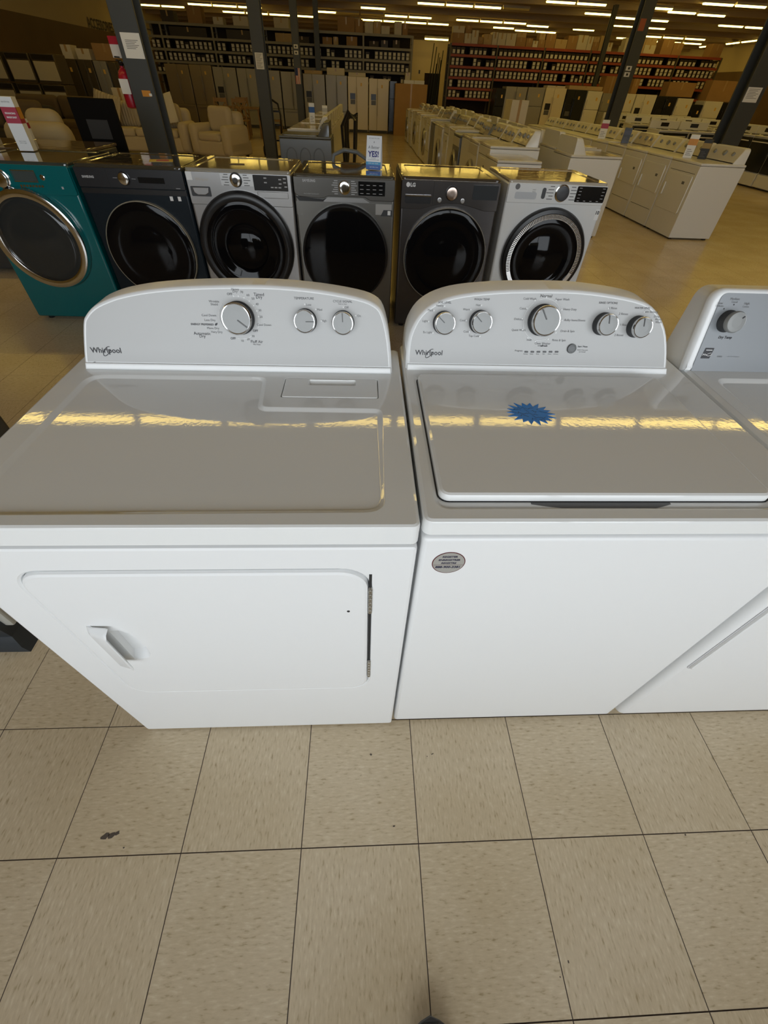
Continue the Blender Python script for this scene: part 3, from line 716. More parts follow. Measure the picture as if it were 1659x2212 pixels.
lettering([("Low", -0.3409, 0.1471, .007), ("Delicate", -0.3398, 0.1415, .0055), ("Medium", -0.3096, 0.1563, .007), ("Casual", -0.3083, 0.1502, .0055), ("High", -0.2774, 0.1468, .007), ("Cotton", -0.2773, 0.1412, .0055)], fk, INKL, ken, d=.001)
lettering([("Dry Temp", -0.2972, 0.0746, .0085, dict(shear=.1, bold=.0003, width=.0335))], fk, INK, ken, 'bold_lettering', .001)
b = B()
for a_, q_ in ((-.3271, .1356), (-.3073, .1446)): b.lathe(fk, a_, q_, [(.0016, .0006), (.0016, .001)], 10, False, True)
b.done('dial_marks', INK, ken, smooth=False)['kind'] = 'stuff'
b = B(); b.prism(fk, round_poly([(-.3385, .0275), (-.3165, .0275), (-.313, .0515), (-.335, .0515)], .0012, 2), .0005, .0011); lg = b.done('logo', INK, ken, smooth=False)
b = B(); stroke(b, fk, [(-.332, .0465), (-.3165, .0465)], .0016, .0014); stroke(b, fk, spline([(-.3375, .0345), (-.331, .0375), (-.3235, .0335), (-.3165, .0345), (-.3145, .0385)], 4), .001, .0014); stroke(b, fk, spline([(-.337, .0385), (-.3295, .0345), (-.323, .0385), (-.3165, .0405)], 4), .0008, .0014); b.done('logo_lines', PRINTW, lg, smooth=False)
lettering([("SERIES", -.2920, .0325, .0028, dict(width=.013)), ("HEAVY DUTY SENSOR DRY", -.2571, .0328, .0028, dict(width=.030))], fk, INKL, ken, 'small_lettering', .001)
# grey stand of a dark appliance left of the dryer and its feet
ap = thing('floor_machine', 'dark grey appliance with pale lower panel and black feet, left of the dryer', 'appliance', (-1.0, .60, 0))
DG = mat('charcoal appliance paint', (.05, .05, .048), .35)
PAL = mat('pale grey panel', (.42, .41, .36), .45)
b = B(); b.box(0, .62, .05, .46, .30, .90, .02, 3); b.done('body', DG, ap)
b = B(); b.box(.01, .61, .0, .44, .085, .30, .008, 2); b.done('lower_panel', PAL, ap)
b = B(); b.lathe(F_front(0), .50, .21, [(.055, 0), (.055, .012), (.04, .016)], 20, False, True, 1, .6); b.done('handle_cup', DARK, ap)
for x_ in (.05, .53):
    b = B(); b.skin([[Vector((x_-.07, -.05, 0)), Vector((x_+.11, -.05, 0)), Vector((x_+.11, .10, 0)), Vector((x_-.07, .10, 0))], [Vector((x_-.06, -.045, .022)), Vector((x_+.09, -.045, .022)), Vector((x_+.09, .09, .022)), Vector((x_-.06, .09, .022))], [Vector((x_-.03, -.02, .05)), Vector((x_+.06, -.02, .05)), Vector((x_+.06, .07, .05)), Vector((x_-.03, .07, .05))], [Vector((x_-.035, -.025, .14)), Vector((x_+.05, -.025, .14)), Vector((x_+.05, .07, .14)), Vector((x_-.035, .07, .14))]])
    b.done('foot', mat('blue black plastic', (.022, .028, .034), .4), ap)
    b = B(); b.box(x_-.07, x_+.09, .36, .44, 0, .085); b.done('rear_foot', DARK, ap)
# toe of a shoe at the lower picture edge
SX, SY = .912, -.290
PR = ((-.285, .026, .075), (-.275, .034, .088), (-.235, .038, .092), (-.19, .039, .085), (-.15, .041, .070), (-.11, .046, .056), (-.06, .050, .046), (-.03, .044, .040), (-.012, .032, .030), (-.003, .016, .018))
b = B(); L = []
for y_, w_, h_ in PR:
    L.append([Vector((SX+w_*math.cos(PI*k/14)*(1 if math.sin(PI*k/14) < .5 else .96), SY+y_, .016+h_*math.sin(PI*k/14)**.7)) for k in range(15)])
b.skin(L); sh = b.done('shoe', BLACK); tag(sh, 'black lace-up shoe, only its toe showing at the bottom edge', 'shoe')
b = B(); so = [(SX+w_+.004, SY+y_) for y_, w_, h_ in PR]+[(SX, SY+.004)]+[(SX-w_-.004, SY+y_) for y_, w_, h_ in reversed(PR)]
b.prism(F_top(0), so, 0, .018); b.done('sole', mat('grey rubber sole', (.10, .10, .10), .7), sh)
b = B(); b.lathe(lambda a, q, d: Vector((a, q, d)), SX, SY-.235, [(.030, .1075), (.032, .112), (.026, .110)], 20, False, True, .95, 1.35); b.done('collar', mat('shoe lining', (.06, .06, .065), .9), sh)
for k in range(4):
    y_ = SY-.175+.028*k; z_ = .098-.0125*k
    b = B(); b.tube([(SX-.022, y_, z_-.004), (SX, y_, z_+.003), (SX+.022, y_, z_-.004)], .003, 6); b.done('lace', mat('shoe lace', (.16, .16, .16), .9), sh)

GALV = mat('galvanised rear panel', (.16, .16, .15), .5, metal=.4)
for t, w_, d_ in ((dry, .737, .606), (was, .685, .626), (ken, .737, .646)):
    b = B(); b.box(.01, w_-.01, d_-.001, d_+.004, .03, .865); b.done('rear_panel', GALV, t, smooth=False)

# ------------------------------------------------------------------ the row of six front-loading machines across the aisle
FILM = lambda nm, c, r=.07, bp=.25: mat(nm, c, r, bump=bp, bscale=9, coat=1.0)
GLASSK = mat('black door glass', (.004, .004, .005), .06, spec=.22)
GLASSI = mat('dark tinted inner glass', (.012, .013, .014), .09)
SMOKE = mat('smoky grey glass', (.028, .031, .031), .06, spec=.5)
SILV = mat('silver painted steel', (.40, .395, .39), .30, metal=.75)
TITAN = mat('grey titanium steel', (.20, .195, .18), .30, metal=.75)
GRAPH = mat('graphite steel', (.105, .10, .10), .27, metal=.8)
NAVY = mat('navy black enamel', (.008, .014, .020), .28, spec=.25)
NAVYP = mat('black grey control strip', (.016, .017, .02), .3)
TEAL = mat('teal enamel', (.0, .125, .135), .14, coat=.4)
GEW = mat('gloss white enamel', (.74, .75, .74), .13)
SCREEN = mat('dark display', (.010, .011, .012), .08)
LCD = mat('grey display glass', (.06, .075, .072), .15)
PALE = mat('pale grey marks', (.42, .42, .42), .5)
fF = F_front(0)
def fl_body(name, label, x0, x1, y, h, body, topm, dep=.66, group='front-loading machines in a row'):
    t = thing(name, label, 'washer', (x0, y, 0), 0, group)
    w = x1-x0
    b = B(); b.box(0, w, .0, dep, .025, h-.006, .014, 3); b.done('cabinet', body, t, wn=True)
    ro = rr(.004, w-.004, .006, dep-.004, .02, 4); ri = rr(.05, w-.05, .06, dep-.06, .03, 4)
    b = B(); b.plate(F_top(h-.008), ro, 0, .016, .007, [[(ri, .016), (inset(ri, .006), .012)]]); b.done('top_panel', topm, t, wn=True)
    for fx_ in (.06, w-.06):
        for fy_ in (.06, dep-.06):
            b = B(); b.lathe(lambda a, q, d: Vector((a, q, d)), fx_, fy_, [(.022, 0), (.022, .012), (.014, .016), (.014, .027)], 10, True, True); b.done('foot', BLACK, t)
    return t, w
def fl_panel(t, poly, m_, d=.006, name='control_panel'):
    b = B(); b.prism(fF, poly, -.004, d, .003); return b.done(name, m_, t, angle=50)
def fl_door(t, cx, cz, R, ringm, glassm, style, inner=GLASSI):
    """door: ring and glass as lathes about the horizontal axis"""
    if style == 'chrome':      # broad bright ring, deep smoky glass bowl
        b = B(); b.lathe(fF, cx, cz, [(R*.99, 0), (R, .02), (R*.97, .045), (R*.90, .052), (R*.83, .045), (R*.80, .03)], 64, False, False); d = b.done('door_ring', ringm, t)
        b = B(); b.lathe(fF, cx, cz, [(R*.81, .032), (R*.76, .044), (R*.70, .05), (R*.60, .046), (R*.48, .048), (R*.30, .060), (R*.12, .066), (R*.03, .067)], 64, False, True); b.done('door_glass', glassm, t)
    elif style == 'flush':     # thin bright line round a smooth black disc
        b = B(); b.lathe(fF, cx, cz, [(R*1.0, 0), (R*1.0, .03), (R*.988, .034), (R*.98, .030)], 72, False, False); d = b.done('door_ring', ringm, t)
        b = B(); b.lathe(fF, cx, cz, [(R*.985, .022), (R*.975, .033), (R*.90, .040), (R*.72, .036), (R*.62, .030), (R*.45, .038), (R*.20, .044), (R*.05, .0455)], 72, False, True); b.done('door_glass', glassm, t)
    elif style == 'deep':      # black rim, inner bowl
        b = B(); b.lathe(fF, cx, cz, [(R*1.0, 0), (R*1.0, .025), (R*.97, .045), (R*.92, .052), (R*.86, .05), (R*.82, .045)], 72, False, False); d = b.done('door_ring', ringm, t)
        b = B(); b.lathe(fF, cx, cz, [(R*.83, .046), (R*.74, .052), (R*.60, .044), (R*.50, .028), (R*.45, .026), (R*.42, .038), (R*.33, .055), (R*.15, .064), (R*.04, .066)], 72, False, True); b.done('door_glass', glassm, t)
    elif style == 'plain':
        b = B(); b.lathe(fF, cx, cz, [(R*1.0, 0), (R*1.0, .03), (R*.98, .042), (R*.95, .046)], 72, False, False); d = b.done('door_ring', ringm, t)
        b = B(); b.lathe(fF, cx, cz, [(R*.955, .044), (R*.80, .050), (R*.4, .054), (R*.06, .056)], 72, False, True); b.done('door_glass', glassm, t)
    return d
def fl_knob(t, a, q, R, face=CHROME, rim=DARK, h=.03):
    b = B(); b.lathe(fF, a, q, [(R*1.15, .004), (R*1.15, .01), (R, .012), (R, h*.9)], 32, False, True); k = b.done('knob', rim, t)
    b = B(); b.lathe(fF, a, q, [(R*.98, h*.8), (R*.98, h*.95), (R*.85, h), (R*.2, h*.98)], 32, False, True); b.done('knob_face', face, k)
    return k
def plaque(t, name, x0, x1, z0, z1, m_, d0=.004, d1=.008, r=.004):
    b = B(); b.prism(fF, rr(x0, x1, z0, z1, r, 3), d0, d1); return b.done(name, m_, t)
def ticks(t, cx, cz, R, n, m_=PALE, d=.0066, w=.028, name='dial_lettering', side=(1, -1), gap=.012):
    b = B()
    for s in side:
        for k in range(n):
            z = cz+R*.95-2*R*.95*k/max(1, n-1); L = w*(.6+.4*((k*7) % 3)/2)
            a = cx+s*(R+gap); c_ = a+s*L
            b.poly([fF(min(a, c_), z-.0022, d), fF(max(a, c_), z-.0022, d), fF(max(a, c_), z+.0022, d), fF(min(a, c_), z+.0022, d)])
    o = b.done(name, m_, t, smooth=False); o['kind'] = 'stuff'; return o
def qr_free_sticker(t, x0, x1, z0, z1, d=.001):
    b = B(); b.prism(fF, [(x0, z0), (x1, z0), (x1, z1), (x0, z1)], d-.0006, d); return b.done('sticker', PAPER, t, smooth=False)

Y6 = 3.335
# teal
t, w = fl_body('front_load_washer', 'teal front-loading washer with broad chrome door ring', -1.795, -1.107, Y6, .965, TEAL, FILM('teal washer top film', (.045, .055, .045), .06, .06))
fl_panel(t, rr(.004, w-.004, .806, .958, .012, 4), TEAL)
fl_door(t, .318, .548, .30, CHROME, SMOKE, 'chrome')
fl_knob(t, .245, .885, .045, CHROME, CHROME)
d_ = plaque(t, 'display', .329, .466, .876, .926, LCD, .005, .0085)
b = B(); stroke(b, fF, [(.323, .873), (.323, .929), (.469, .929), (.469, .873)], .005, .009, True); b.done('display_frame', CHROME, d_, smooth=False)
b = B(); b.lathe(fF, .507, .897, [(.015, .005), (.015, .011), (.011, .013)], 20, False, True); b.done('start_button', CHROME, t)
b = B()
for k in range(8): b.box(.345+k*.019, .358+k*.019, -.010, -.005, .846, .857)
b.done('button_row', CHROME, t, smooth=False)
plaque(t, 'badge', .60, .612, .84, .853, PALE, .005, .007, .001)
# navy black
t, w = fl_body('front_load_washer', 'navy black front-loading washer with thin gold door line', -1.080, -.394, Y6, .968, NAVY, FILM('dark washer top film', (.05, .042, .028), .05, .35))
fl_panel(t, rr(.004, w-.004, .857, .960, .008, 3), NAVYP, .008)
b = B(); b.box(.006, w-.006, -.004, .01, .826, .853); b.done('dark_band', BLACK, t, smooth=False)
b = B(); b.box(.2005, .203, -.0088, -.0075, .86, .957); b.done('panel_seam', GAP, t, smooth=False)
fl_door(t, .345, .498, .298, mat('pale gold trim', (.55, .50, .38), .25, metal=.3), GLASSK, 'flush')
fl_knob(t, .307, .909, .032, CHROME, NAVYP)
plaque(t, 'display', .392, .557, .888, .918, SCREEN, .007, .0092, .002)
lettering([('SAMSUNG', .080, .911, .02, dict(width=.074, bold=.0012))], fF, PALE, t, 'logo', .0086)
b = B(); stroke(b, fF, [(.235, .910), (.262, .910)], .002, .0086); stroke(b, fF, [(.352, .908), (.378, .907)], .002, .0086); stroke(b, fF, [(.62, .866), (.648, .866)], .003, .0086); b.done('panel_marks', PALE, t, smooth=False)
qr_free_sticker(t, .560, .580, .798, .822); qr_free_sticker(t, .612, .632, .798, .822)
# silver with black deep door
t, w = fl_body('front_load_washer', 'silver front-loading washer with deep black door and touch panel', -.386, .298, Y6, .968, SILV, FILM('silver washer top', (.30, .27, .21), .12, .05))
pp = [(.004, .790), (.16, .790), (.20, .82), (.25, .862), (.33, .885), (.42, .87), (.47, .845), (.52, .81), (.54, .790), (w-.004, .790), (w-.004, .958), (.004, .958)]
fl_panel(t, rr(.004, w-.004, .786, .960, .01, 3), SILV, .006)
fl_door(t, .328, .545, .325, BLACK, GLASSK, 'deep')
fl_knob(t, .325, .923, .034, CHROME, DARK)
b = B(); b.prism(fF, rr(.226, .434, .892, .953, .003, 2), .005, .0075); b.done('dial_strip', mat('light silver strip', (.5, .5, .49), .35, metal=.6), t)
ticks(t, .325, .922, .028, 5, INKL, .0078, .045, gap=.02)
dd = plaque(t, 'display', .436, .658, .872, .953, mat('smoky display', (.035, .036, .037), .15), .005, .0078, .004)
b = B()
for x_, z_ in ((.505, .935), (.505, .912), (.60, .93), (.60, .908), (.545, .888), (.57, .888), (.595, .888), (.63, .935), (.63, .915), (.635, .893)): b.box(x_, x_+.018, -.0084, -.0078, z_, z_+.006)
b.done('display_icons', PALE, dd, smooth=False)['kind'] = 'stuff'
b = B(); b.prism(fF, rr(.020, .148, .830, .883, .006, 3), .005, .0075); dr = b.done('drawer_recess', DARK, t)
b = B(); b.prism(fF, round_poly([(.040, .850), (.06, .838), (.11, .838), (.134, .850), (.138, .878), (.034, .878)], .004, 2), .006, .012, .003); b.done('drawer_pull', SILV, dr)
b = B(); b.box(.452, .654, -.009, -.006, .832, .868, .003, 1); b.done('trim_bar', SILV, t)
qr_free_sticker(t, .010, .046, .914, .957, .0075)
lettering([('Whirlpool', .104, .918, .02, dict(width=.082))], fF, mat('warm silver lettering', (.42, .36, .27), .3, metal=.6), t, 'logo', .0066)
# grey titanium with plain black door
t, w = fl_body('front_load_dryer', 'grey titanium front-loading machine with plain black door and table tent on top', .308, .982, Y6, .962, TITAN, FILM('grey dryer top film', (.075, .062, .04), .05, .35))
fl_panel(t, round_poly([(.002, .868), (.03, .850), (.190, .842), (.22, .856), (.47, .856), (.51, .838), (.665, .838), (w-.002, .86), (w-.002, .955), (.002, .955)], .006, 3), mat('dark titanium panel', (.115, .11, .10), .32, metal=.6), .010)
b = B(); b.prism(fF, round_poly([(.006, .852), (.19, .838), (.215, .850), (.19, .826), (.03, .826)], .004, 2), .002, .009); b.done('finger_grip', BLACK, t)
b = B(); b.prism(fF, round_poly([(.19, .826), (.22, .848), (.46, .848), (.505, .826)], .006, 3), .001, .006); b.done('trim_bar', SILV, t)
b = B(); b.box(.008, w-.008, -.003, .01, .750, .824); b.done('upper_band', TITAN, t, smooth=False)
fl_door(t, .332, .512, .307, BLACK, GLASSK, 'plain')
fl_knob(t, .336, .905, .034, CHROME, CHROME)
ticks(t, .336, .905, .036, 7, PALE, .0106, .04, gap=.008)
plaque(t, 'display', .428, .606, .866, .941, SCREEN, .009, .0115, .003)
b = B()
for k in range(4):
    for r_ in range(3): b.box(.44+k*.042, .462+k*.042, -.0120, -.0116, .876+r_*.022, .879+r_*.022)
b.done('display_icons', PALE, t, smooth=False)['kind'] = 'stuff'
lettering([('SAMSUNG', .104, .935, .02, dict(width=.084, bold=.001))], fF, PALE, t, 'logo', .0106)
lettering([('MULTI-STEAM TECHNOLOGY', .115, .866, .008, dict(width=.10))], fF, PALE, t, 'small_lettering', .0106)
b = B(); b.prism(fF, [(.545, .762), (.655, .762), (.655, .822), (.545, .822)], .003, .0037); sk = b.done('energy_label', mat('peeled label paper', (.36, .35, .33), .6), t, smooth=False)
b = B(); b.prism(fF, [(.58, .755), (.66, .755), (.66, .79), (.60, .79)], .0038, .0044); b.done('label_dark_part', DARK, sk, smooth=False)
qr_free_sticker(t, .628, .648, .762, .786, .005)
# graphite
t, w = fl_body('front_load_washer', 'graphite front-loading washer with rose dial and pale door line', 1.022, 1.694, Y6, .968, GRAPH, FILM('graphite washer top film', (.07, .05, .03), .05, .45))
GP = mat('graphite panel', (.16, .155, .16), .16, metal=.75)
fl_panel(t, round_poly([(.003, .803), (.14, .803), (.22, .825), (.30, .840), (.40, .840), (.50, .822), (.58, .803), (w-.003, .803), (w-.003, .960), (.003, .960)], .006, 2), GP, .007)
fl_door(t, .342, .520, .300, mat('pale bronze trim', (.42, .39, .32), .3, metal=.3), GLASSK, 'flush')
b = B(); b.lathe(fF, .315, .598, [(.032, .036), (.032, .040), (.02, .041)], 24, False, True); b.done('glass_highlight_ring', GLASSI, t)
fl_knob(t, .342, .896, .036, mat('rose silver dial', (.55, .44, .38), .25, metal=1), BLACK)
for a_ in (.264, .422):
    b = B(); b.lathe(fF, a_, .857, [(.014, .006), (.014, .012), (.01, .013)], 16, False, True); b.done('button', SILV, t)
plaque(t, 'display', .485, .655, .866, .945, mat('grey glass display', (.05, .055, .06), .06), .006, .009, .004)
dr = plaque(t, 'drawer_recess', .028, .205, .834, .878, BLACK, .006, .0085, .008)
b = B(); b.box(.028, .206, -.022, -.006, .872, .882, .003, 1); b.done('drawer_pull', CHROME, dr)
b = B(); b.box(.2175, .2195, -.0078, -.0065, .835, .958); b.done('panel_seam', GAP, t, smooth=False)
b = B(); b.lathe(fF, .045, .934, [(.013, .0062), (.013, .0082)], 16, False, True); b.done('emblem', PRINTW, t)
lettering([('LG', .077, .934, .028, dict(bold=.0012))], fF, PRINTW, t, 'logo', .0078)
# gloss white with ribbed chrome ring
t, w = fl_body('front_load_washer', 'gloss white front-loading washer with ribbed chrome door ring', 1.742, 2.428, Y6, .972, GEW, FILM('white washer top film', (.45, .40, .32), .06, .30))
fl_panel(t, rr(.004, w-.004, .858, .965, .008, 3), GEW, .005)
cx, cz, R = .350, .540, .302
b = B(); b.lathe(fF, cx, cz, [(R, 0), (R, .03), (R*.97, .045), (R*.90, .050)], 72, False, False); rg = b.done('door_rim', BLACK, t)
b = B(); b.lathe(fF, cx, cz, [(R*.90, .044), (R*.89, .054), (R*.80, .054), (R*.79, .044)], 72, False, False); b.done('chrome_ring', CHROME, rg)
b = B()
for k in range(96):
    a_ = math.radians(-20+220*k/95); ca, sa = math.cos(a_), math.sin(a_); q = Vector((-sa, ca))*.0026
    p0 = Vector((cx+R*.81*ca, cz+R*.81*sa)); p1 = Vector((cx+R*.885*ca, cz+R*.885*sa))
    b.poly([fF(*(p0-q), .0546), fF(*(p1-q), .0546), fF(*(p1+q), .0546), fF(*(p0+q), .0546)])
b.done('ring_ribs', DARK, rg, smooth=False)['kind'] = 'stuff'
b = B(); b.lathe(fF, cx, cz, [(R*.795, .046), (R*.72, .052), (R*.58, .046), (R*.50, .036), (R*.42, .044), (R*.2, .056), (R*.05, .059)], 64, False, True); b.done('door_glass', GLASSK, t)
fl_knob(t, .374, .919, .042, DARK, CHROME)
ticks(t, .374, .919, .036, 5, INKL, .0056, .05, gap=.022)
dd = plaque(t, 'display', .474, .678, .874, .960, SCREEN, .004, .0075, .006)
b = B()
for r_ in range(4):
    b.box(.488, .506, -.0082, -.0078, .895+r_*.018, .898+r_*.018); b.box(.648, .666, -.0082, -.0078, .895+r_*.018, .898+r_*.018)
for k in range(4): b.box(.49+k*.045, .505+k*.045, -.0082, -.0078, .880, .883)
b.done('display_icons', PALE, dd, smooth=False)['kind'] = 'stuff'
plaque(t, 'power_slot', .237, .262, .885, .945, DARK, .004, .009, .011)
dr = plaque(t, 'drawer_grip', .055, .203, .880, .918, mat('pale drawer grip', (.50, .52, .54), .2), .004, .006, .01)
b = B(); b.lathe(fF, .063, .946, [(.016, .0045), (.016, .007)], 20, False, True); b.done('emblem', INKL, t)
lettering([('SMART', .18, .932, .008), ('WASH', .18, .921, .008)], fF, INKL, t, 'small_lettering', .0056)
st = qr_free_sticker(t, .652, .682, .775, .838, .0012); lettering([('10', .665, .818, .028, dict(bold=.0012))], fF, INK, st, 'sticker_number', .0016)

# table tent on the grey machine
tt = thing('table_tent', 'white curved table tent reading A Better YES! on the grey front loader', 'sign', (.845, 3.66, .9702), math.radians(-12))
WCARD = mat('glossy white card', (.78, .79, .80), .3)
def tent_side(s):
    b = B(); L = []
    for k in range(9):
        z = .175*k/8; y = -s*(.034*(1-(k/8)**1.6)); L.append([Vector((-.052, y, z)), Vector((.052, y, z)), Vector((.052, y+s*.0012, z)), Vector((-.052, y+s*.0012, z))])
    b.skin(L); return b
tent_side(1).done('front_panel', WCARD, tt, angle=60); tent_side(-1).done('rear_panel', WCARD, tt, angle=60)
def tent_fr(a, q, d):
    k = q/.175; y = -.034*(1-k**1.6); return Vector((a, y-d, q))
def tent_band(z0, z1, m_, nm):
    b = B(); L = [[tent_fr(-.052, z0+(z1-z0)*k/3, .0008), tent_fr(.052, z0+(z1-z0)*k/3, .0008)] for k in range(4)]
    vs = [[b.bm.verts.new(p) for p in l] for l in L]
    for A, C in zip(vs, vs[1:]): b.face([A[0], A[1], C[1], C[0]])
    return b.done(nm, m_, tt, smooth=False)
tent_band(.0, .026, mat('deep blue print', (.02, .10, .36), .4), 'blue_band'); tent_band(.026, .042, mat('bright blue print', (.03, .30, .55), .4), 'light_band')
lettering([('YES!', 0, .083, .05, dict(bold=.0016, width=.076))], tent_fr, mat('indigo print', (.03, .03, .20), .5), tt, 'headline', .001)
lettering([('A Better', 0, .117, .024, dict(width=.078)), ('BUY NOW  PAY LATER', 0, .162, .007, dict(width=.07)), ('4', 0, .143, .016), ('TO OWN', 0, .062, .007), ('no credit needed to apply', 0, .053, .006, dict(width=.08))], tent_fr, INKL, tt, 'lettering', .001)
lettering([('WITH  EASY  PLANS', 0, .034, .007, dict(width=.07)), ('apply today in store', .005, .014, .006, dict(width=.06))], tent_fr, WCARD, tt, 'white_lettering', .0012)
# financing card box on the teal machine
fb = thing('sign_box', 'white and red Financing Made Easy card standing on the teal washer', 'sign', (-1.615, 3.83, .9735), math.radians(8))
b = B(); b.box(-.045, .045, 0, .07, 0, .272, .001, 1); b.done('carton', PAPER, fb)
CRIM = mat('crimson print', (.42, .02, .05), .45)
b = B(); b.box(-.0455, .0455, -.0008, .0708, .142, .222); b.done('red_band', CRIM, fb, smooth=False)
b = B(); b.box(.0451, .0462, .012, .0705, .165, .222); b.done('orange_patch', ORANGE, fb, smooth=False)
lettering([('FINANCING', 0, .192, .014, dict(width=.062, bold=.0006)), ('MADE EASY', 0, .172, .014, dict(width=.062, bold=.0006))], F_front(0), PAPER, fb, 'headline', .0016)
lettering([('synchrony', 0, .247, .012, dict(width=.05)), ('Scan to learn', 0, .052, .008, dict(width=.044)), ('more or apply', 0, .042, .008, dict(width=.044))], F_front(0), INKL, fb, 'lettering', .0008)
# papers lying on the machine tops
def slip(label, x, y, z, w_, d_, rz, m_, nm='paper_slip'):
    b = B(); b.box(-w_/2, w_/2, -d_/2, d_/2, 0, .0012); o = b.done(nm, m_, smooth=False, loc=(x, y, z)); o.rotation_euler = (0, 0, rz); return tag(o, label, 'paper')
s_ = slip('yellow and red leaflet on the navy black washer top', -.62, 3.63, .9725, .15, .12, .3, mat('yellow leaflet', (.60, .42, .06), .5)); b = B(); b.box(-.03, .05, -.045, .03, .0013, .002); b.done('red_print', CRIM, s_, smooth=False)
s_ = slip('maroon card on the silver washer top', -.10, 3.60, .9725, .10, .07, .2, mat('maroon card', (.05, .015, .012), .5))
s_ = slip('small tan slip on the grey front loader top', .56, 3.60, .9665, .10, .06, .1, mat('tan slip', (.25, .17, .08), .5))
b = B(); b.tube([(.50, 4.05, .015), (.50, 4.05, .85), (.54, 4.08, 1.0), (.62, 4.10, 1.03), (.72, 4.10, 1.02), (.80, 4.06, .98), (.84, 4.06, .80), (.84, 4.06, .015)], .014, 10); o = b.done('drain_hose', mat('grey rubber hose', (.13, .14, .14), .5)); tag(o, 'grey drain hose arching behind the grey front loader', 'hose')

# ------------------------------------------------------------------ background appliance builders (front faces local -y)
BWH = mat('white appliance steel', (.74, .73, .69), .28)
BFILM = mat('white top under loose film', (.66, .63, .56), .12, bump=.5, bscale=7)
CONS = mat('bisque console', (.62, .59, .52), .3)
GREYW = mat('slate washer steel', (.16, .17, .175), .3, metal=.5)
SHINY = mat('film wrapped console', (.55, .50, .40), .08, bump=.7, bscale=12)
def laundry(name, label, loc, rz, w=.69, d=.62, h=.85, body=BWH, kind='top', group=None, film=True, panel=CONS, cat='washer'):
    t = thing(name, label, cat, loc, rz, group)
    b = B(); b.box(0, w, 0, d, .02, h-.03, .008, 2); b.done('cabinet', body, t, wn=True)
    b = B(); b.box(-.003, w+.003, -.004, d, h-.028, h, .012, 2); b.done('top_panel', BFILM if film and body is BWH else body, t, wn=True)
    for fx_ in (.05, w-.05):
        b = B(); b.box(fx_-.02, fx_+.02, .03, .07, 0, .02); b.box(fx_-.02, fx_+.02, d-.07, d-.03, 0, .02); b.done('feet_pair', BLACK, t, smooth=False)
    f = fascia_frame((w/2, d-.19, h+.002), .6)
    hw = w/2-.012; ol = round_poly([(-hw, -.002), (hw, -.002), (hw-.01, .185), (-hw+.01, .185)], [.004, .004, .05, .05], 4)
    if kind != 'plain':
        b = B(); back = []
        for a, q in ol:
            v = f(a, q, -.004); back.append(Vector((v.x, max(d-.03, v.y+.01), v.z)))
        b.skin([back, [f(a, q, -.004) for a, q in ol], [f(a, q, 0) for a, q in inset(ol, .005)]]); b.done('console', BWH if body is BWH else body, t, angle=50)
        b = B(); b.prism(f, inset(ol, .014), -.002, .0012); b.done('control_panel', SHINY if film else panel, t)
        for a_, R_ in ((-.20, .022), (.02, .030), (.20, .022)):
            b = B(); b.lathe(f, a_, .10, [(R_, 0), (R_*.9, .022), (R_*.5, .024)], 14, False, True); b.done('knob', KNOB, t)
    if kind == 'top':
        b = B(); b.plate(F_top(h), rr(.05, w-.05, .04, d-.20, .03, 4), 0, .009, .004, []); b.done('lid', BFILM if film and body is BWH else body, t)
    if kind in ('dryer', 'dryer2'):
        ol2 = rr(.06, w-.06, h-.55, h-.14, .02, 4) if kind == 'dryer' else rr(.06, w-.06, h-.42, h-.10, .02, 4)
        b = B(); b.prism(F_front(0), ol2, 0, .010, .005); dd = b.done('door', body, t)
        xs = sum(p[0] for p in ol2)/len(ol2)
        b = B(); b.box(.085, .105, -.026, -.009, h-.40, h-.26, .004, 1); b.done('handle', BWH, dd)
        b = B(); b.box(.05, w-.05, -.002, .004, .30 if kind == 'dryer' else .22, .304 if kind == 'dryer' else .224); b.done('panel_seam', GAP, t, smooth=False)
        b = B(); b.box(.05, w-.05, -.002, .004, h-.118, h-.114); b.done('panel_seam', GAP, t, smooth=False)
        b = B(); b.box(w-.24, w-.18, -.0115, -.010, h-.24, h-.21); b.done('badge', INKL, dd, smooth=False)
    if kind == 'front':
        b = B(); b.lathe(F_front(0), w/2, h*.47, [(.27, 0), (.27, .03), (.24, .05), (.20, .04)], 28, False, False); rg = b.done('door_ring', STEEL, t)
        b = B(); b.lathe(F_front(0), w/2, h*.47, [(.205, .035), (.12, .05), (.04, .055)], 28, False, True); b.done('door_glass', GLASSK, rg)
        b = B(); b.box(.02, w-.02, -.006, .002, h-.15, h-.04, .003, 1); b.done('panel_strip', panel, t)
    return t
FR_KICK = mat('fridge kick grille', (.05, .045, .04), .6)
TAGY = mat('energy tag', (.72, .45, .12), .6)
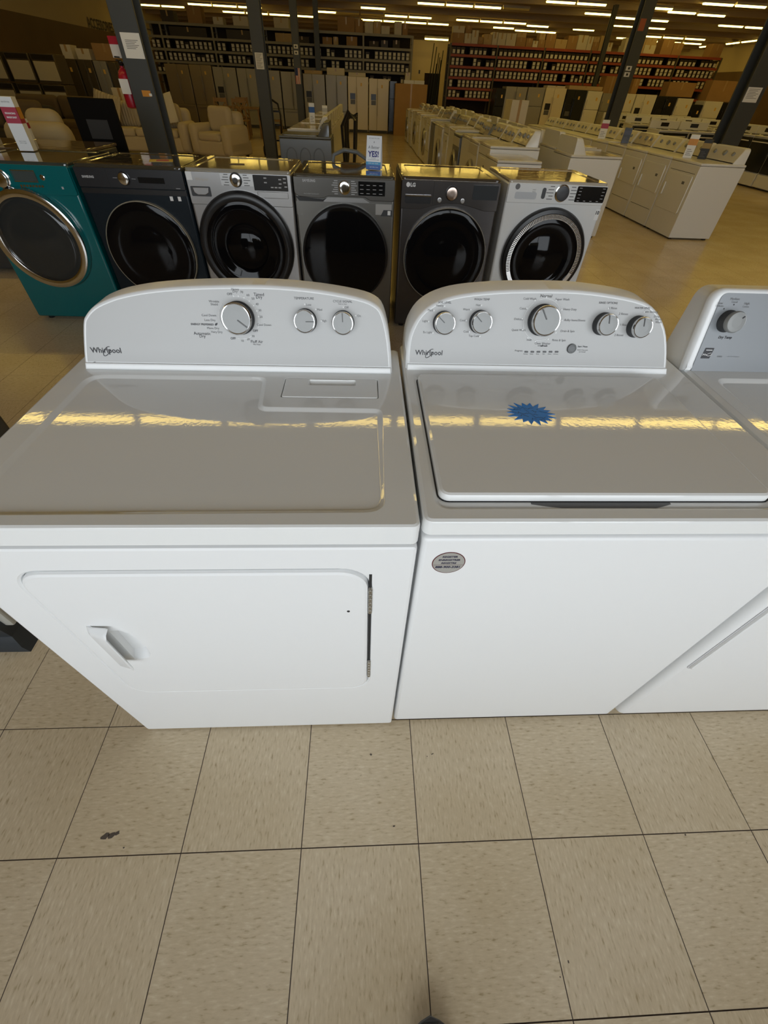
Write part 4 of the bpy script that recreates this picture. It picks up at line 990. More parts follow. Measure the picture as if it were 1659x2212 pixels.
def fridge(label, x0, x1, y, h, m_, kind='side', d=.68, group=None, dark=False, disp=True, tagz=True, rz=0, name='refrigerator'):
    t = thing(name, label, 'refrigerator', (x0, y, 0), rz, group); w = x1-x0
    b = B(); b.box(0, w, .06, d, .02, h, .006, 1); b.done('cabinet', m_, t)
    b = B(); b.box(.02, w-.02, .03, .08, 0, .08); b.done('kick_grille', FR_KICK, t, smooth=False)
    def door(a0, a1, z0, z1, hx=None, hz=None, disp_=False):
        b = B(); b.box(a0, a1, 0, .055, z0, z1, .010, 2); dd = b.done('door', m_, t)
        if hx is not None:
            b = B(); b.box(hx-.012, hx+.012, -.045, -.028, hz[0], hz[1], .004, 1); b.box(hx-.01, hx+.01, -.03, .002, hz[0], hz[0]+.03); b.box(hx-.01, hx+.01, -.03, .002, hz[1]-.03, hz[1]); b.done('handle', BLACK if dark else m_, dd)
        if disp_:
            b = B(); b.box(a0+.25*(a1-a0), a1-.12*(a1-a0), -.004, .004, 1.0, 1.18); k = b.done('dispenser', BLACK, dd, smooth=False)
            b = B(); b.box(a0+.28*(a1-a0), a1-.15*(a1-a0), -.007, -.004, .86, .99); b.done('dispenser_bay', mat('dispenser recess', (.10, .10, .10), .4), k, smooth=False)
        return dd
    if kind == 'side':
        s = w*.42; D1 = door(.003, s-.004, .09, h, s-.035, (.55, 1.35), disp); D2 = door(s+.004, w-.003, .09, h, s+.035, (.55, 1.35)); dd = D2; tx = s+.4*(w-s)
    elif kind == 'french':
        D1 = door(.003, w/2-.004, .62, h, w/2-.03, (.75, 1.45), disp); dd = door(w/2+.004, w-.003, .62, h, w/2+.03, (.75, 1.45)); D3 = door(.003, w-.003, .09, .612, None); tx = w*.7
        b = B(); b.box(.08, w-.08, -.045, -.028, .54, .565, .004, 1); b.done('handle', m_, D3)
    else:
        dd = door(.003, w-.003, h*.68, h, .05, (h*.70, h*.85)); door(.003, w-.003, .09, h*.68-.008, .05, (h*.40, h*.64)); tx = w*.7
    if tagz:
        b = B(); b.box(tx-.03, tx+.03, -.002, 0, h-.26, h-.17); b.done('energy_tag', TAGY, dd, smooth=False)
    return t

# ------------------------------------------------------------------ storage racks with parts bins and boxes
GREYR = mat('olive grey rack steel', (.30, .27, .19), .5)
REDR = mat('orange red rack beam', (.34, .055, .022), .5)
UPR = mat('dull green upright', (.09, .075, .04), .5)
DECK = mat('dark shelf deck', (.06, .045, .03), .7)
BACKD = mat('dark hanging backdrop', (.035, .022, .012), .9)
def rack(name, label, xs, y, levels, beamm, uprm, dep=.75, uh=2.795):
    t = thing(name, label, 'rack', (xs[0], y, 0))
    ub = B(); ub.box(-.035, .035, 0, .06, 0, uh); ub.box(-.035, .035, dep-.06, dep, 0, uh)
    for k in range(6):
        z = .2+k*.5; ub.box(-.012, .012, .06, dep-.06, z, z+.03)
    u0 = ub.done('upright', uprm, t, smooth=False)
    for x in xs[1:]:
        o = u0.copy(); COL.objects.link(o); o.location = (x-xs[0], 0, 0)
    for a, c in zip(xs, xs[1:]):
        w = c-a-.072
        for z in levels:
            b = B(); b.box(0, w, 0, .05, -.075, 0); o = b.done('beam', beamm, t, smooth=False); o.location = (a-xs[0]+.036, -.005, z)
            b = B(); b.box(0, w, .052, dep-.02, -.03, 0); o = b.done('deck', DECK, t, smooth=False); o.location = (a-xs[0]+.036, 0, z)
    b = B(); b.box(.04, xs[-1]-xs[0]-.04, dep+.01, dep+.03, .1, levels[0]); b.done('back_sheet', BACKD, t, smooth=False)
    return t
GX = [-8.14, -7.53, -5.45, -3.36, -1.26, .76, 2.83]
GL = [2.93, 2.56, 2.21, 1.87, 1.53, .8]
grk = rack('storage_rack', 'grey steel storage rack behind the left run of refrigerators', GX, 26.0, GL, GREYR, GREYR, uh=2.925)
RX = [4.46, 6.48, 8.52, 10.54, 12.45, 14.45, 16.4]
RL = [2.80, 2.49, 2.16, 1.83, 1.51, 1.19, .5]
rrk = rack('storage_rack', 'orange-red steel storage rack behind the right-hand refrigerators', RX, 26.0, RL, REDR, UPR)
BINM = mat('black parts bin', (.028, .018, .010), .5); LABM = mat('white bin label', (.70, .66, .54), .6)
def bin_mesh(two):
    b = B(); w, d, h = .165, .5, .24 if two else .20
    b.mi = 0; b.skin([[Vector((-w/2, 0, 0)), Vector((w/2, 0, 0)), Vector((w/2, d, 0)), Vector((-w/2, d, 0))], [Vector((-w/2, -.02, h)), Vector((w/2, -.02, h)), Vector((w/2, d, h)), Vector((-w/2, d, h))]])
    b.mi = 1
    if two:
        for z0, z1 in ((.02, .108), (.125, .215)): b.poly([(-.055, -.03, z0), (.055, -.03, z0), (.055, -.034, z1), (-.055, -.034, z1)])
    else: b.poly([(-.055, -.03, .02), (.055, -.03, .02), (.055, -.034, .13), (-.055, -.034, .13)])
    o = b.done('parts_bin', [BINM, LABM], smooth=False); me = o.data; bpy.data.objects.remove(o); return me
BM = [bin_mesh(False), bin_mesh(True)]
spots = []
ORD = ['top', 'second', 'third', 'fourth', 'fifth', 'sixth']
for rk, xs, lv, cl in (('orange-red', RX, ((2.49, 0), (2.16, 1), (1.83, 1), (1.51, 1), (1.19, 1)), .36), ('grey', GX, ((2.21, 1), (1.87, 1), (1.53, 0)), .36)):
    for bi, (a, c) in enumerate(zip(xs, xs[1:])):
        n = int((c-a-.1)/.19)
        for li, (z, two) in enumerate(lv):
            for k in range(n):
                x = a+.05+.19*(k+.5)+(c-a-.1-n*.19)/2
                if random.random() < .10: continue
                if rk == 'orange-red' and z < 1.7 and bi > 0 and x > 6.2: continue
                if rk == 'grey' and z < 1.7 and random.random() < .5: continue
                spots.append((x, 26.03, z, two if random.random() > .12 else 0, rk, bi, li))
random.shuffle(spots)
rest = B()
for q, (x, y, z, two, rk, bi, li) in enumerate(spots):
    if q < 300:
        o = bpy.data.objects.new('parts_bin', BM[two]); COL.objects.link(o); o.location = (x, y, z+.001)
        tag(o, 'black parts bin with white labels, %s bin shelf, %s bay of the %s rack' % (ORD[li], ORD[bi] if bi else 'leftmost', rk), 'bin', '%s rack bay %d shelf %d' % (rk, bi+1, li+1))
    else:
        h = .24; rest.mi = 0
        rest.box(x-.08, x+.08, y-.015, y+.5, z+.001, z+h); rest.mi = 1
        rest.poly([(x-.055, y-.018, z+.02), (x+.055, y-.018, z+.02), (x+.055, y-.018, z+.108), (x-.055, y-.018, z+.108)])
        rest.poly([(x-.055, y-.018, z+.125), (x+.055, y-.018, z+.125), (x+.055, y-.018, z+.215), (x-.055, y-.018, z+.215)])
if len(spots) > 300:
    o = rest.done('parts_bins', [BINM, LABM], smooth=False); tag(o, 'further black parts bins among those on the racks', 'bins'); o['kind'] = 'stuff'
else: rest.bm.free()
TAPE = mat('packing tape', (.42, .27, .12), .3)
WBOX = mat('white carton', (.62, .56, .44), .7)
def carton(label, x0, x1, y0, y1, z0, z1, m_, group=None, name='cardboard_box'):
    b = B(); b.box(-(x1-x0)/2, (x1-x0)/2, 0, y1-y0, 0, z1-z0, .004, 1); o = b.done(name, m_, loc=((x0+x1)/2, y0, z0)); tag(o, label, 'box', group)
    b = B(); b.box(-.03, .03, -.0022, -.0004, (z1-z0)*.5, (z1-z0)); b.box(-.03, .03, 0, y1-y0, (z1-z0)+.0004, (z1-z0)+.002); b.done('tape', TAPE, o, smooth=False)
    return o
# boxes on top of the red rack
x = 4.5; k = 0
while x < 16.1:
    w = random.choice((.22, .28, .34, .42, .5)); h = random.uniform(.18, .46); m_ = random.choice((CARD, CARD, CARD2, WBOX, WBOX))
    bay = sum(1 for v in RX if v <= x)
    if not (11.4 < x < 11.9 or 12.9 < x < 13.4 or x > 14.2 and random.random() < .45):
        nm = {CARD: 'brown', CARD2: 'tan', WBOX: 'white'}[m_]
        c0 = carton('%s carton on top of the orange-red rack, bay %s' % (nm, ORD[bay-1]), x, x+w, 26.05, 26.6, 2.801, 2.80+h, m_, '%s cartons on rack bay %d' % (nm, bay))
        if h < .3 and random.random() < .55:
            m2 = random.choice((CARD, WBOX, CARD2)); nm = {CARD: 'brown', CARD2: 'tan', WBOX: 'white'}[m2]
            carton('%s carton stacked on another on the orange-red rack, bay %s' % (nm, ORD[bay-1]), x+.01, x+w-.02, 26.08, 26.5, 2.802+h, 2.80+h+random.uniform(.14, .22), m2, '%s stacked cartons bay %d' % (nm, bay))
    x += w+.015
# grey rack: large boxes on top, mixed boxes on the second deck
for (xa, xb, h, m_, lb) in ((-6.35, -5.78, .46, CARD, 'tall orange-brown box on top of the grey rack, left'), (-5.35, -4.95, .20, WBOX, 'white tray of papers on top of the grey rack'), (-4.55, -3.95, .26, WBOX, 'cream box of rolls on top of the grey rack'), (-.30, .40, .40, CARD, 'large brown box on top of the grey rack beside another'), (.42, .74, .36, CARD, 'narrower brown box right of the large box on the grey rack'), (.82, 1.16, .30, WBOX, 'white box on the grey rack beside the brown boxes'), (1.18, 1.48, .34, CARD2, 'tan box on the grey rack among white boxes'), (1.50, 1.85, .22, WBOX, 'low white box on the grey rack'), (2.05, 2.35, .36, WBOX, 'tall white box near the right end of the grey rack'), (2.38, 2.6, .33, CARD, 'brown box at the right end of the grey rack'), (-7.4, -6.9, .3, DECK, 'dark crate on top of the grey rack, far left'), (-2.9, -2.3, .28, WBOX, 'flat white box on the grey rack left of centre')):
    carton(lb, xa, xb, 26.05, 26.6, 2.931, 2.93+h, m_)
for k, (xa, xb, h, m_) in enumerate(((-.95, -.55, .2, CARD), (-.5, -.3, .22, CARD2), (.05, .5, .25, CARD), (1.0, 1.4, .16, DECK), (1.5, 1.8, .2, BINM), (2.0, 2.3, .22, DECK), (-4.9, -3.6, .26, BINM), (-7.2, -5.7, .26, BINM), (-2.9, -2.2, .24, CARD2), (-2.1, -1.5, .18, DECK))):
    carton(['dark', 'brown', 'tan'][[DECK, CARD, CARD2].index(m_) if m_ in (DECK, CARD, CARD2) else 0]+' box on the second deck of the grey rack, bay '+ORD[sum(1 for v in GX if v <= xa)-1]+', number %d along' % (k+1) if False else ['dark', 'brown', 'tan'][[DECK, CARD, CARD2].index(m_) if m_ in (DECK, CARD, CARD2) else 0]+' box on the second deck of the grey rack, %s bay' % ORD[sum(1 for v in GX if v <= xa)-1], xa, xb, 26.06, 26.6, 2.561, 2.56+h, m_, 'boxes on the second deck')
# ladders and poles between the racks
lp = thing('leaning_frames', 'dark bundle of frames and poles standing between the two racks', 'frames', (3.5, 26.4, 0))
for k in range(9):
    b = B(); xx = .06*k; h = 2.0+.8*math.sin(k*1.7)**2; b.tube([(xx, 0, 0), (xx+.25, .15, h)], .02, 6); b.done('pole', mat('dark green pole', (.03, .035, .02), .6), lp)
b = B(); b.box(.0, .7, .2, .25, 0, 1.9); b.done('panel', BACKD, lp, smooth=False)

# ------------------------------------------------------------------ refrigerators
WOODF = mat('bronze stainless fridge', (.30, .245, .165), .32, metal=.6)
STF = mat('stainless fridge', (.31, .295, .26), .42, metal=.35)
BISQ = mat('bisque fridge', (.70, .62, .44), .35)
WFR = mat('white fridge', (.72, .69, .60), .35)
BLK = mat('black fridge', (.012, .013, .014), .25)
FY = 23.9
for i, (xa, xb, h, m_, kd, lb) in enumerate(((-7.05, -6.13, 1.74, WOODF, 'french', 'bronze French-door refrigerator, leftmost in the back run'), (-6.10, -5.24, 1.75, WOODF, 'french', 'bronze French-door refrigerator second from left in the back run'), (-5.20, -4.30, 1.72, STF, 'side', 'stainless refrigerator with black dispenser behind the dining chairs'), (-4.26, -3.52, 1.72, STF, 'french', 'stainless French-door refrigerator left of the second column'), (-3.50, -2.58, 1.70, STF, 'french', 'stainless refrigerator half hidden by the second column'), (-2.54, -1.70, 1.69, STF, 'french', 'pale stainless four-door refrigerator left of the flag column'), (-1.66, -.80, 1.66, STF, 'side', 'stainless side-by-side refrigerator with dispenser right of the flag column'), (-.76, .10, 1.66, STF, 'french', 'stainless French-door refrigerator beside the bisque ones'), (.13, .96, 1.65, BISQ, 'side', 'bisque side-by-side refrigerator with dispenser, left of a pair'), (.99, 1.80, 1.62, BISQ, 'side', 'bisque side-by-side refrigerator with dispenser, right of a pair'))):
    fridge(lb, xa, xb, FY, h, m_, kd, group='refrigerators along the back', disp=(kd == 'side'), dark=False)
fridge('slim black refrigerator with glass front behind the cardboard box', 1.83, 2.12, FY, 1.58, BLK, 'top', group='refrigerators along the back', tagz=False)
fridge('white French-door refrigerator behind the tall cardboard box', 2.40, 3.24, FY, 1.63, WFR, 'french', group='refrigerators along the back', tagz=False, disp=False)
cb = carton('tall brown cardboard box standing on the floor by the white refrigerator', 2.03, 3.30, 23.2, 23.75, 0.0, 1.52, CARD, name='appliance_carton')
RY = 22.0
for xa, xb, h, m_, kd, lb, dk in ((5.80, 6.15, 1.52, BLK, 'top', 'dark slim refrigerator, leftmost of the right-hand run', True), (6.17, 6.98, 1.58, STF, 'french', 'stainless French-door refrigerator in the right-hand run', False), (7.02, 7.66, 1.59, STF, 'top', 'pale stainless refrigerator right of the French-door one', False), (7.70, 8.50, 1.60, BISQ, 'side', 'bisque side-by-side refrigerator with dispenser in the right-hand run', False), (8.54, 9.31, 1.58, BLK, 'side', 'black side-by-side refrigerator between two pale ones', True), (9.34, 9.92, 1.57, WFR, 'top', 'white top-freezer refrigerator right of the black side-by-side', False), (9.95, 10.35, 1.53, STF, 'top', 'grey refrigerator just left of the column with plates', False), (10.72, 11.24, 1.55, WFR, 'top', 'white top-freezer refrigerator just right of the column with plates', False), (11.28, 12.08, 1.55, WFR, 'side', 'white side-by-side refrigerator with black dispenser', False), (12.12, 12.92, 1.53, BLK, 'french', 'black refrigerator with tags right of the white side-by-side', True), (12.95, 13.58, 1.50, WFR, 'top', 'white top-freezer refrigerator right of the tagged black one', False), (13.62, 14.05, 1.35, BLK, 'top', 'short black refrigerator near the right end', True), (14.08, 14.80, 1.46, WFR, 'top', 'white refrigerator near the right end of the run', False), (14.85, 15.45, 1.44, BLK, 'top', 'black refrigerator at the right end, beside the column', True)):
    fridge(lb, xa, xb, RY, h, m_, kd, group='refrigerators on the right', dark=dk)
carton('tall brown box behind the column with plates', 10.2, 10.75, 22.75, 23.3, 0.0, 2.0, CARD, name='appliance_carton')
carton('upright brown box on the white refrigerator by the column', 11.0, 11.24, 22.05, 22.5, 1.552, 1.95, CARD)
carton('wide brown box on the black tagged refrigerator', 12.45, 13.5, 22.1, 22.6, 1.531, 1.92, CARD)
carton('large brown box on the right-end refrigerators', 14.1, 15.2, 22.1, 22.6, 1.462, 2.02, CARD)
carton('long flat carton on the bisque and black refrigerators', 8.6, 9.9, 22.1, 22.6, 1.582, 1.69, CARD2)
carton('flat white carton on the bisque refrigerator, right-hand run', 7.75, 8.45, 22.1, 22.6, 1.602, 1.66, WBOX)
carton('long yellow carton on the stainless refrigerator by the flag column', -1.6, -.9, 24.0, 24.5, 1.662, 1.76, CARD2)
carton('white foam block on the French-door refrigerator', -.7, .0, 24.0, 24.5, 1.662, 1.86, WBOX)
carton('thin white board on the left bisque refrigerator', .16, .85, 24.0, 24.5, 1.652, 1.76, WBOX)
carton('small white box on the white refrigerator behind the cardboard', 2.45, 2.65, 24.0, 24.4, 1.632, 1.84, WBOX)
# dark refrigerators and stacked ovens by the left wall
DKF = mat('dark bronze fridge', (.12, .095, .055), .35, metal=.5)
for xa, xb, h, m_, lb in ((-8.32, -7.66, 1.64, DKF, 'dark bronze refrigerator, left of those by the left wall'), (-7.62, -7.20, 1.64, DKF, 'narrow dark bronze refrigerator by the left wall'), (-7.17, -6.80, 1.63, STF, 'greyish refrigerator with a yellow tag by the left wall'), (-6.76, -6.30, 1.62, DKF, 'dark grey refrigerator partly behind the fire extinguisher')):
    fridge(lb, xa, xb, 18.0, h, m_, 'french', group='dark refrigerators by the left wall', disp=False)
carton('white carton on the dark refrigerators by the left wall', -8.0, -7.72, 18.1, 18.5, 1.642, 1.92, WBOX); carton('white printed carton beside the other on dark refrigerators', -7.6, -7.22, 18.1, 18.5, 1.642, 1.86, WBOX); carton('brown carton on the dark refrigerators behind the extinguisher', -7.1, -6.42, 18.1, 18.5, 1.642, 1.98, CARD)
OVW = mat('oven glass', (.02, .017, .012), .15)
def oven_stack(label, x0, x1, y, n):
    t = thing('oven_stack', label, 'oven', (x0, y, 0), 0, 'stacked ovens by the left wall'); w = x1-x0
    for k in range(n):
        z = .02+k*.56
        b = B(); b.box(0, w, .02, .6, z, z+.54, .006, 1); c0 = b.done('oven', DKF, t)
        b = B(); b.box(.03, w-.03, 0, .02, z+.05, z+.40, .004, 1); b.done('door', mat('pale oven front', (.42, .37, .25), .4), c0)
        b = B(); b.box(.03, w-.03, .004, .02, z+.43, z+.52); b.done('control_strip', OVW, c0, smooth=False)
    return t
for k, xa in enumerate((-9.9, -9.2, -8.5, -7.85)): oven_stack(['leftmost', 'second', 'third', 'rightmost'][k]+' stack of pale-fronted ovens by the left wall', xa, xa+.6, 16.0, 3)

# ------------------------------------------------------------------ rows of laundry machines
LO = -PI/2      # front towards -x
RO = PI/2       # front towards +x
# centre-right row, fronts to the aisle (left)
laundry('clothes_dryer', 'low white dryer with front knob at the near end of the middle row', (2.30, 6.62, 0), LO, .66, .52, .85, kind='plain', cat='dryer', group='middle row of white machines')
t_ = bpy.data.objects['clothes_dryer.002'] if 'clothes_dryer.002' in bpy.data.objects else None
kinds = [('dryer', BWH), ('front', BWH), ('top', BWH), ('front', GREYW), ('top', BWH), ('dryer', BWH), ('front', BWH), ('top', BWH), ('top', GREYW), ('dryer', BWH), ('front', BWH), ('top', BWH), ('dryer', BWH), ('top', BWH), ('front', BWH), ('top', BWH), ('dryer', BWH), ('top', BWH), ('front', BWH), ('top', BWH)]
names_ = {'dryer': 'clothes_dryer', 'front': 'front_load_washer', 'top': 'top_load_washer'}
ordn = ['second', 'third', 'fourth', 'fifth', 'sixth', 'seventh', 'eighth', 'ninth', 'tenth', 'eleventh', 'twelfth', 'thirteenth', 'fourteenth', 'fifteenth', 'sixteenth', 'seventeenth', 'eighteenth', 'nineteenth', 'twentieth', 'twenty-first']
random.seed(11)
for k, (kd, m_) in enumerate(kinds):
    y = 7.42+.735*k
    laundry(names_[kd], '%s %s, %s from the near end of the middle row' % ('grey' if m_ is GREYW else 'white', {'dryer': 'dryer', 'front': 'front loader', 'top': 'top loader'}[kd], ordn[k]), (2.39-.04*random.random(), y, 0), LO, .69, .62+.03*random.random(), .86+.06*random.random(), m_, kd, 'middle row of white machines', cat='dryer' if kd == 'dryer' else 'washer')
# back-to-back row, fronts to the right
for k in range(16):
    y = 6.60+.735*k; kd = ('dryer', 'top', 'top', 'dryer2')[k % 4]
    laundry('clothes_dryer' if 'dryer' in kd else 'top_load_washer', 'white %s facing right, %s from the near end behind the middle row' % ('dryer' if 'dryer' in kd else 'washer', (['first']+ordn)[k]), (4.04+.03*random.random(), y, 0), RO, .69, .66, .86+.04*random.random(), BWH, kd, 'row facing right', cat='dryer' if 'dryer' in kd else 'washer')
carton('large white carton under loose film among the washers', 4.16, 4.55, 13.0, 13.6, 0.0, 1.29, WBOX, name='appliance_carton')
# right row, fronts to the left
for k in range(11):
    y = 7.38+.735*k; kd = ('dryer', 'dryer2', 'dryer2', 'dryer', 'top')[k % 5]
    laundry('clothes_dryer' if 'dryer' in kd else 'top_load_washer', '%s white %s in the right-hand row, counted from the near end' % ((['first']+ordn)[k], 'dryer' if 'dryer' in kd else 'washer'), (5.15, y, 0), LO, .715, .61, .84, BWH, kd, 'right-hand row', film=(k == 3), cat='dryer' if 'dryer' in kd else 'washer')
# centre row behind the silver washers
g = laundry('top_load_washer', 'slate grey washer with embossed arches on its side, behind the silver front loader', (-.45, 8.62, 0), LO, .70, .75, .85, GREYW, 'top', 'centre row', film=False, panel=GLASSK)
b = B()
for k in range(3):
    ol = [(.10+.2*k+.075*math.cos(math.radians(a)), .62+.10*math.sin(math.radians(a))) for a in range(0, 181, 15)]
    ol = [(.10+.2*k+.075, .12)]+ol+[(.10+.2*k-.075, .12)]
    P = [Vector((.702, .06+p[0], p[1])) for p in ol]
    b.tube(P, .006, 6)
b.done('side_embossing', GREYW, g)
for k in range(9):
    y = 9.36+.735*k; kd = ('top', 'front', 'top', 'dryer')[k % 4]
    laundry(names_[kd], '%s white %s behind the slate grey washer in the centre row' % ((['first']+ordn)[k], {'dryer': 'dryer', 'front': 'front loader', 'top': 'top loader'}[kd]), (-.42, y, 0), LO, .70, .66, .88, BWH, kd, 'centre row', cat='dryer' if kd == 'dryer' else 'washer')
for k in range(5):
    y = 8.5+.6*k; b = B(); x = .42
    b.tube([(x, y, .05), (x+.05, y, .5), (x+.02+.04*(k % 2), y-.05, .95), (x+.12, y-.12, 1.12-.04*k), (x+.22, y-.10, 1.02), (x+.2, y, .55), (x+.14, y+.05, .05)], .022, 8)
    o = b.done('drain_hose', BLACK); tag(o, '%s black drain hose hooked behind the centre row of washers' % (['nearest', 'second', 'third', 'fourth', 'farthest'][k]), 'hose', 'black hoses')
# dark machines backing onto the teal washer
DTOP = mat('brown glossy top film', (.10, .07, .04), .08, bump=.2, bscale=8)
for k, xa in enumerate((-3.0, -2.28)):
    t = thing('front_load_washer', ['dark washer with brown film top behind the financing card', 'dark washer with brown film top behind the teal washer'][k], 'washer', (xa, 4.46, 0), 0, 'dark machines behind the teal one')
    b = B(); b.box(0, .70, .02, .72, .02, .90, .012, 2); b.done('cabinet', DG, t); b = B(); b.box(-.005, .705, .0, .735, .90, .925, .01, 2); b.done('top_panel', DTOP, t)
    b = B(); b.lathe(lambda a, q, d: Vector((a, .72+d, q)), .35, .45, [(.26, 0), (.26, .03), (.2, .04), (.05, .05)], 24, False, True); b.done('door_glass', GLASSK, t)
    for fx_ in (.06, .64):
        b = B(); b.box(fx_-.03, fx_+.03, .05, .11, 0, .02); b.box(fx_-.03, fx_+.03, .62, .68, 0, .02); b.done('feet_pair', BLACK, t, smooth=False)
# ranges further right
def cooker(label, loc, rz, group, m_=BWH):
    t = thing('kitchen_range', label, 'range', loc, rz, group); w = .74
    b = B(); b.box(0, w, .02, .62, .03, .88, .006, 1); b.done('body', m_, t)
    b = B(); b.box(-.003, w+.003, 0, .62, .88, .905, .006, 1); b.done('cooktop', m_, t)
    b = B(); b.box(0, w, .55, .62, .905, 1.06, .015, 2); bg_ = b.done('backguard', m_, t)
    b = B(); b.box(w/2-.1, w/2+.1, .545, .55, .95, 1.02); b.done('clock_panel', OVW, bg_, smooth=False)
    b = B(); b.box(.01, w-.01, -.01, .02, .28, .86, .006, 1); dr = b.done('oven_door', BLK, t)
    b = B(); b.box(.06, w-.06, -.045, -.025, .79, .81, .004, 1); b.done('handle', m_, dr)
    b = B(); b.box(.01, w-.01, -.008, .02, .04, .265, .006, 1); b.done('drawer', m_, t)
    for x_ in (.2, .54):
        for y_ in (.16, .40):
            b = B(); b.lathe(F_top(.905), x_, y_, [(.085, .0), (.085, .008), (.06, .010)], 14, False, True); b.done('burner', OVW, t)
    b = B(); b.box(.04, w-.04, .1, .56, 0, .03); b.done('plinth', BLACK, t, smooth=False)
    return t
for k in range(6): cooker('white range with black oven door, %s from the near end at the far right' % (['first']+ordn)[k], (10.1, 11.3+.76*k, 0), LO, 'ranges at the far right')
for k in range(4): cooker('white range facing the camera, %s from left by the rightmost column' % (['first']+ordn)[k], (7.95+.77*k-.0, 14.0 if k > 1 else 13.2, 0), 0, 'ranges facing the aisle') if k < 2 else None
for r_ in range(3):
    for k in range(4): cooker('white range in the %s bank, %s from the left, beyond the rightmost column' % (['near', 'middle', 'far'][r_], (['first']+ordn)[k]), (8.6+.2*r_+.78*k, 16.0+1.3*r_, 0), 0, 'range banks')

# ------------------------------------------------------------------ cards standing on the background machines
def stand_card(label, x, y, z, w, h, rz, band, dark=False):
    t = thing('sign_box', label, 'sign', (x, y, z+.001), rz, 'small standing cards')
    b = B(); b.box(-w/2, w/2, 0, w*.8, 0, h, .001, 1); b.done('carton', DARK if dark else PAPER, t)
    b = B(); b.box(-w/2-.0006, w/2+.0006, -.0006, w*.8+.0006, h*.55, h*.82); b.done('colour_band', band, t, smooth=False)
    b = B()
    for k in range(4): b.box(-w*.34, w*.30-.02*(k % 2), -.0012, -.0004, h*(.12+.08*k), h*(.14+.08*k))
    b.done('print_lines', INKL, t, smooth=False)
    return t
stand_card('white card with orange band on the first dryer of the right-hand row', 5.30, 7.30, .84, .11, .24, -.5, ORANGE)
stand_card('black leaflet box beside the orange-banded card', 5.46, 7.22, .84, .10, .20, -.7, mat('gold print', (.35, .24, .08), .4), True)
stand_card('white card with red band on the right-hand row, farther along', 5.35, 10.4, .84, .13, .26, -.4, CRIM)
stand_card('dark blue card box on the right-hand row', 5.40, 9.5, .84, .12, .2, -.4, mat('slate print', (.06, .06, .09), .4), True)
stand_card('white card with blue band on the near top of the centre row', -.12, 9.8, .889, .09, .26, .3, mat('deep blue print', (.02, .10, .36), .4))
stand_card('small white card farther along the centre row', .0, 11.3, .889, .10, .2, .1, mat('pale print band', (.5, .5, .48), .5))
stand_card('white card with red band leaning on the beige armchair', -2.33, 5.05, .925, .11, .14, .1, CRIM)
stand_card('pink-tinted card box behind the financing card', -2.62, 4.95, .925, .16, .36, .2, mat('pinkish print', (.42, .28, .24), .5))

# ------------------------------------------------------------------ sofas, cushions and furniture on the left
def ribbed(name, col):
    m = bpy.data.materials.new(name); m.use_nodes = True; nt = m.node_tree; N = nt.nodes; p = N['Principled BSDF']
    p.inputs['Base Color'].default_value = (*col, 1); p.inputs['Roughness'].default_value = .9
    tc = N.new('ShaderNodeTexCoord'); wv = N.new('ShaderNodeTexWave'); wv.inputs['Scale'].default_value = 5.0; wv.bands_direction = 'X'
    bp = N.new('ShaderNodeBump'); bp.inputs['Strength'].default_value = .9; bp.inputs['Distance'].default_value = .02
    nt.links.new(tc.outputs['Object'], wv.inputs['Vector']); nt.links.new(wv.outputs['Fac'], bp.inputs['Height']); nt.links.new(bp.outputs['Normal'], p.inputs['Normal'])
    return m
CREAM = mat('cream upholstery', (.52, .45, .33), .9, bump=.3, bscale=60)
RIB = ribbed('cream corduroy', (.50, .43, .31))
def cushion(b, x0, x1, y0, y1, z0, z1, r): b.box(x0, x1, y0, y1, z0, z1, r, 4)
def sofa(label, loc, rz, w, m_, rib, n, group=None, nm='sofa', leg=DARK):
    t = thing(nm, label, 'sofa', loc, rz, group); d = .95
    b = B(); cushion(b, 0, w, .04, d, .08, .36, .05); b.done('base', m_, t)
    for s in (0, 1):
        b = B(); x0 = 0 if s == 0 else w-.24; cushion(b, x0, x0+.24, 0, d-.03, .08, .64, .10); b.done('arm', m_, t)
    b = B(); cushion(b, .1, w-.1, d-.26, d, .10, .86, .10); b.done('back', m_, t)
    iw = (w-.50)/n
    for k in range(n):
        b = B(); cushion(b, .25+iw*k, .25+iw*(k+1)-.01, .02, .68, .34, .50, .06); b.done('seat_cushion', m_, t)
        b = B(); cushion(b, .25+iw*k, .25+iw*(k+1)-.01, .52, .74, .48, .94, .09); b.done('back_cushion', rib, t)
    for x_ in (.08, w-.14):
        for y_ in (.08, d-.14):
            b = B(); b.box(x_, x_+.06, y_, y_+.06, 0, .085); b.done('leg', leg, t, smooth=False)
    return t
sofa('cream corduroy sofa behind the nearest left column', (-5.95, 13.4, 0), 0, 2.5, CREAM, RIB, 2)
sofa('cream rolled-arm armchair right of the corduroy sofa', (-3.42, 13.3, 0), math.radians(-22), 1.12, CREAM, CREAM, 1, nm='armchair')
def pillow(label, loc, rot, s, m_, th=.14):
    b = B(); n = 10; L = []
    for i in range(n+1):
        u = -1+2*i/n; row = []
        for j in range(n+1):
            v = -1+2*j/n; row.append((u, v))
        L.append(row)
    for sg in (1, -1):
        vs = [[b.bm.verts.new((s*u*(1-.10*(1-v*v)*0)-0, sg*th/2*((1-u**4)*(1-v**4))**.5, s*v*(1-.06*(1-u*u)))) for u, v in r_] for r_ in L]
        for i in range(n):
            for j in range(n): b.face([vs[i][j], vs[i+1][j], vs[i+1][j+1], vs[i][j+1]])
    bmesh.ops.remove_doubles(b.bm, verts=list(b.bm.verts), dist=1e-5)
    o = b.done('throw_pillow', m_, angle=70, loc=loc); o.rotation_euler = rot
    return tag(o, label, 'pillow', 'throw pillows')
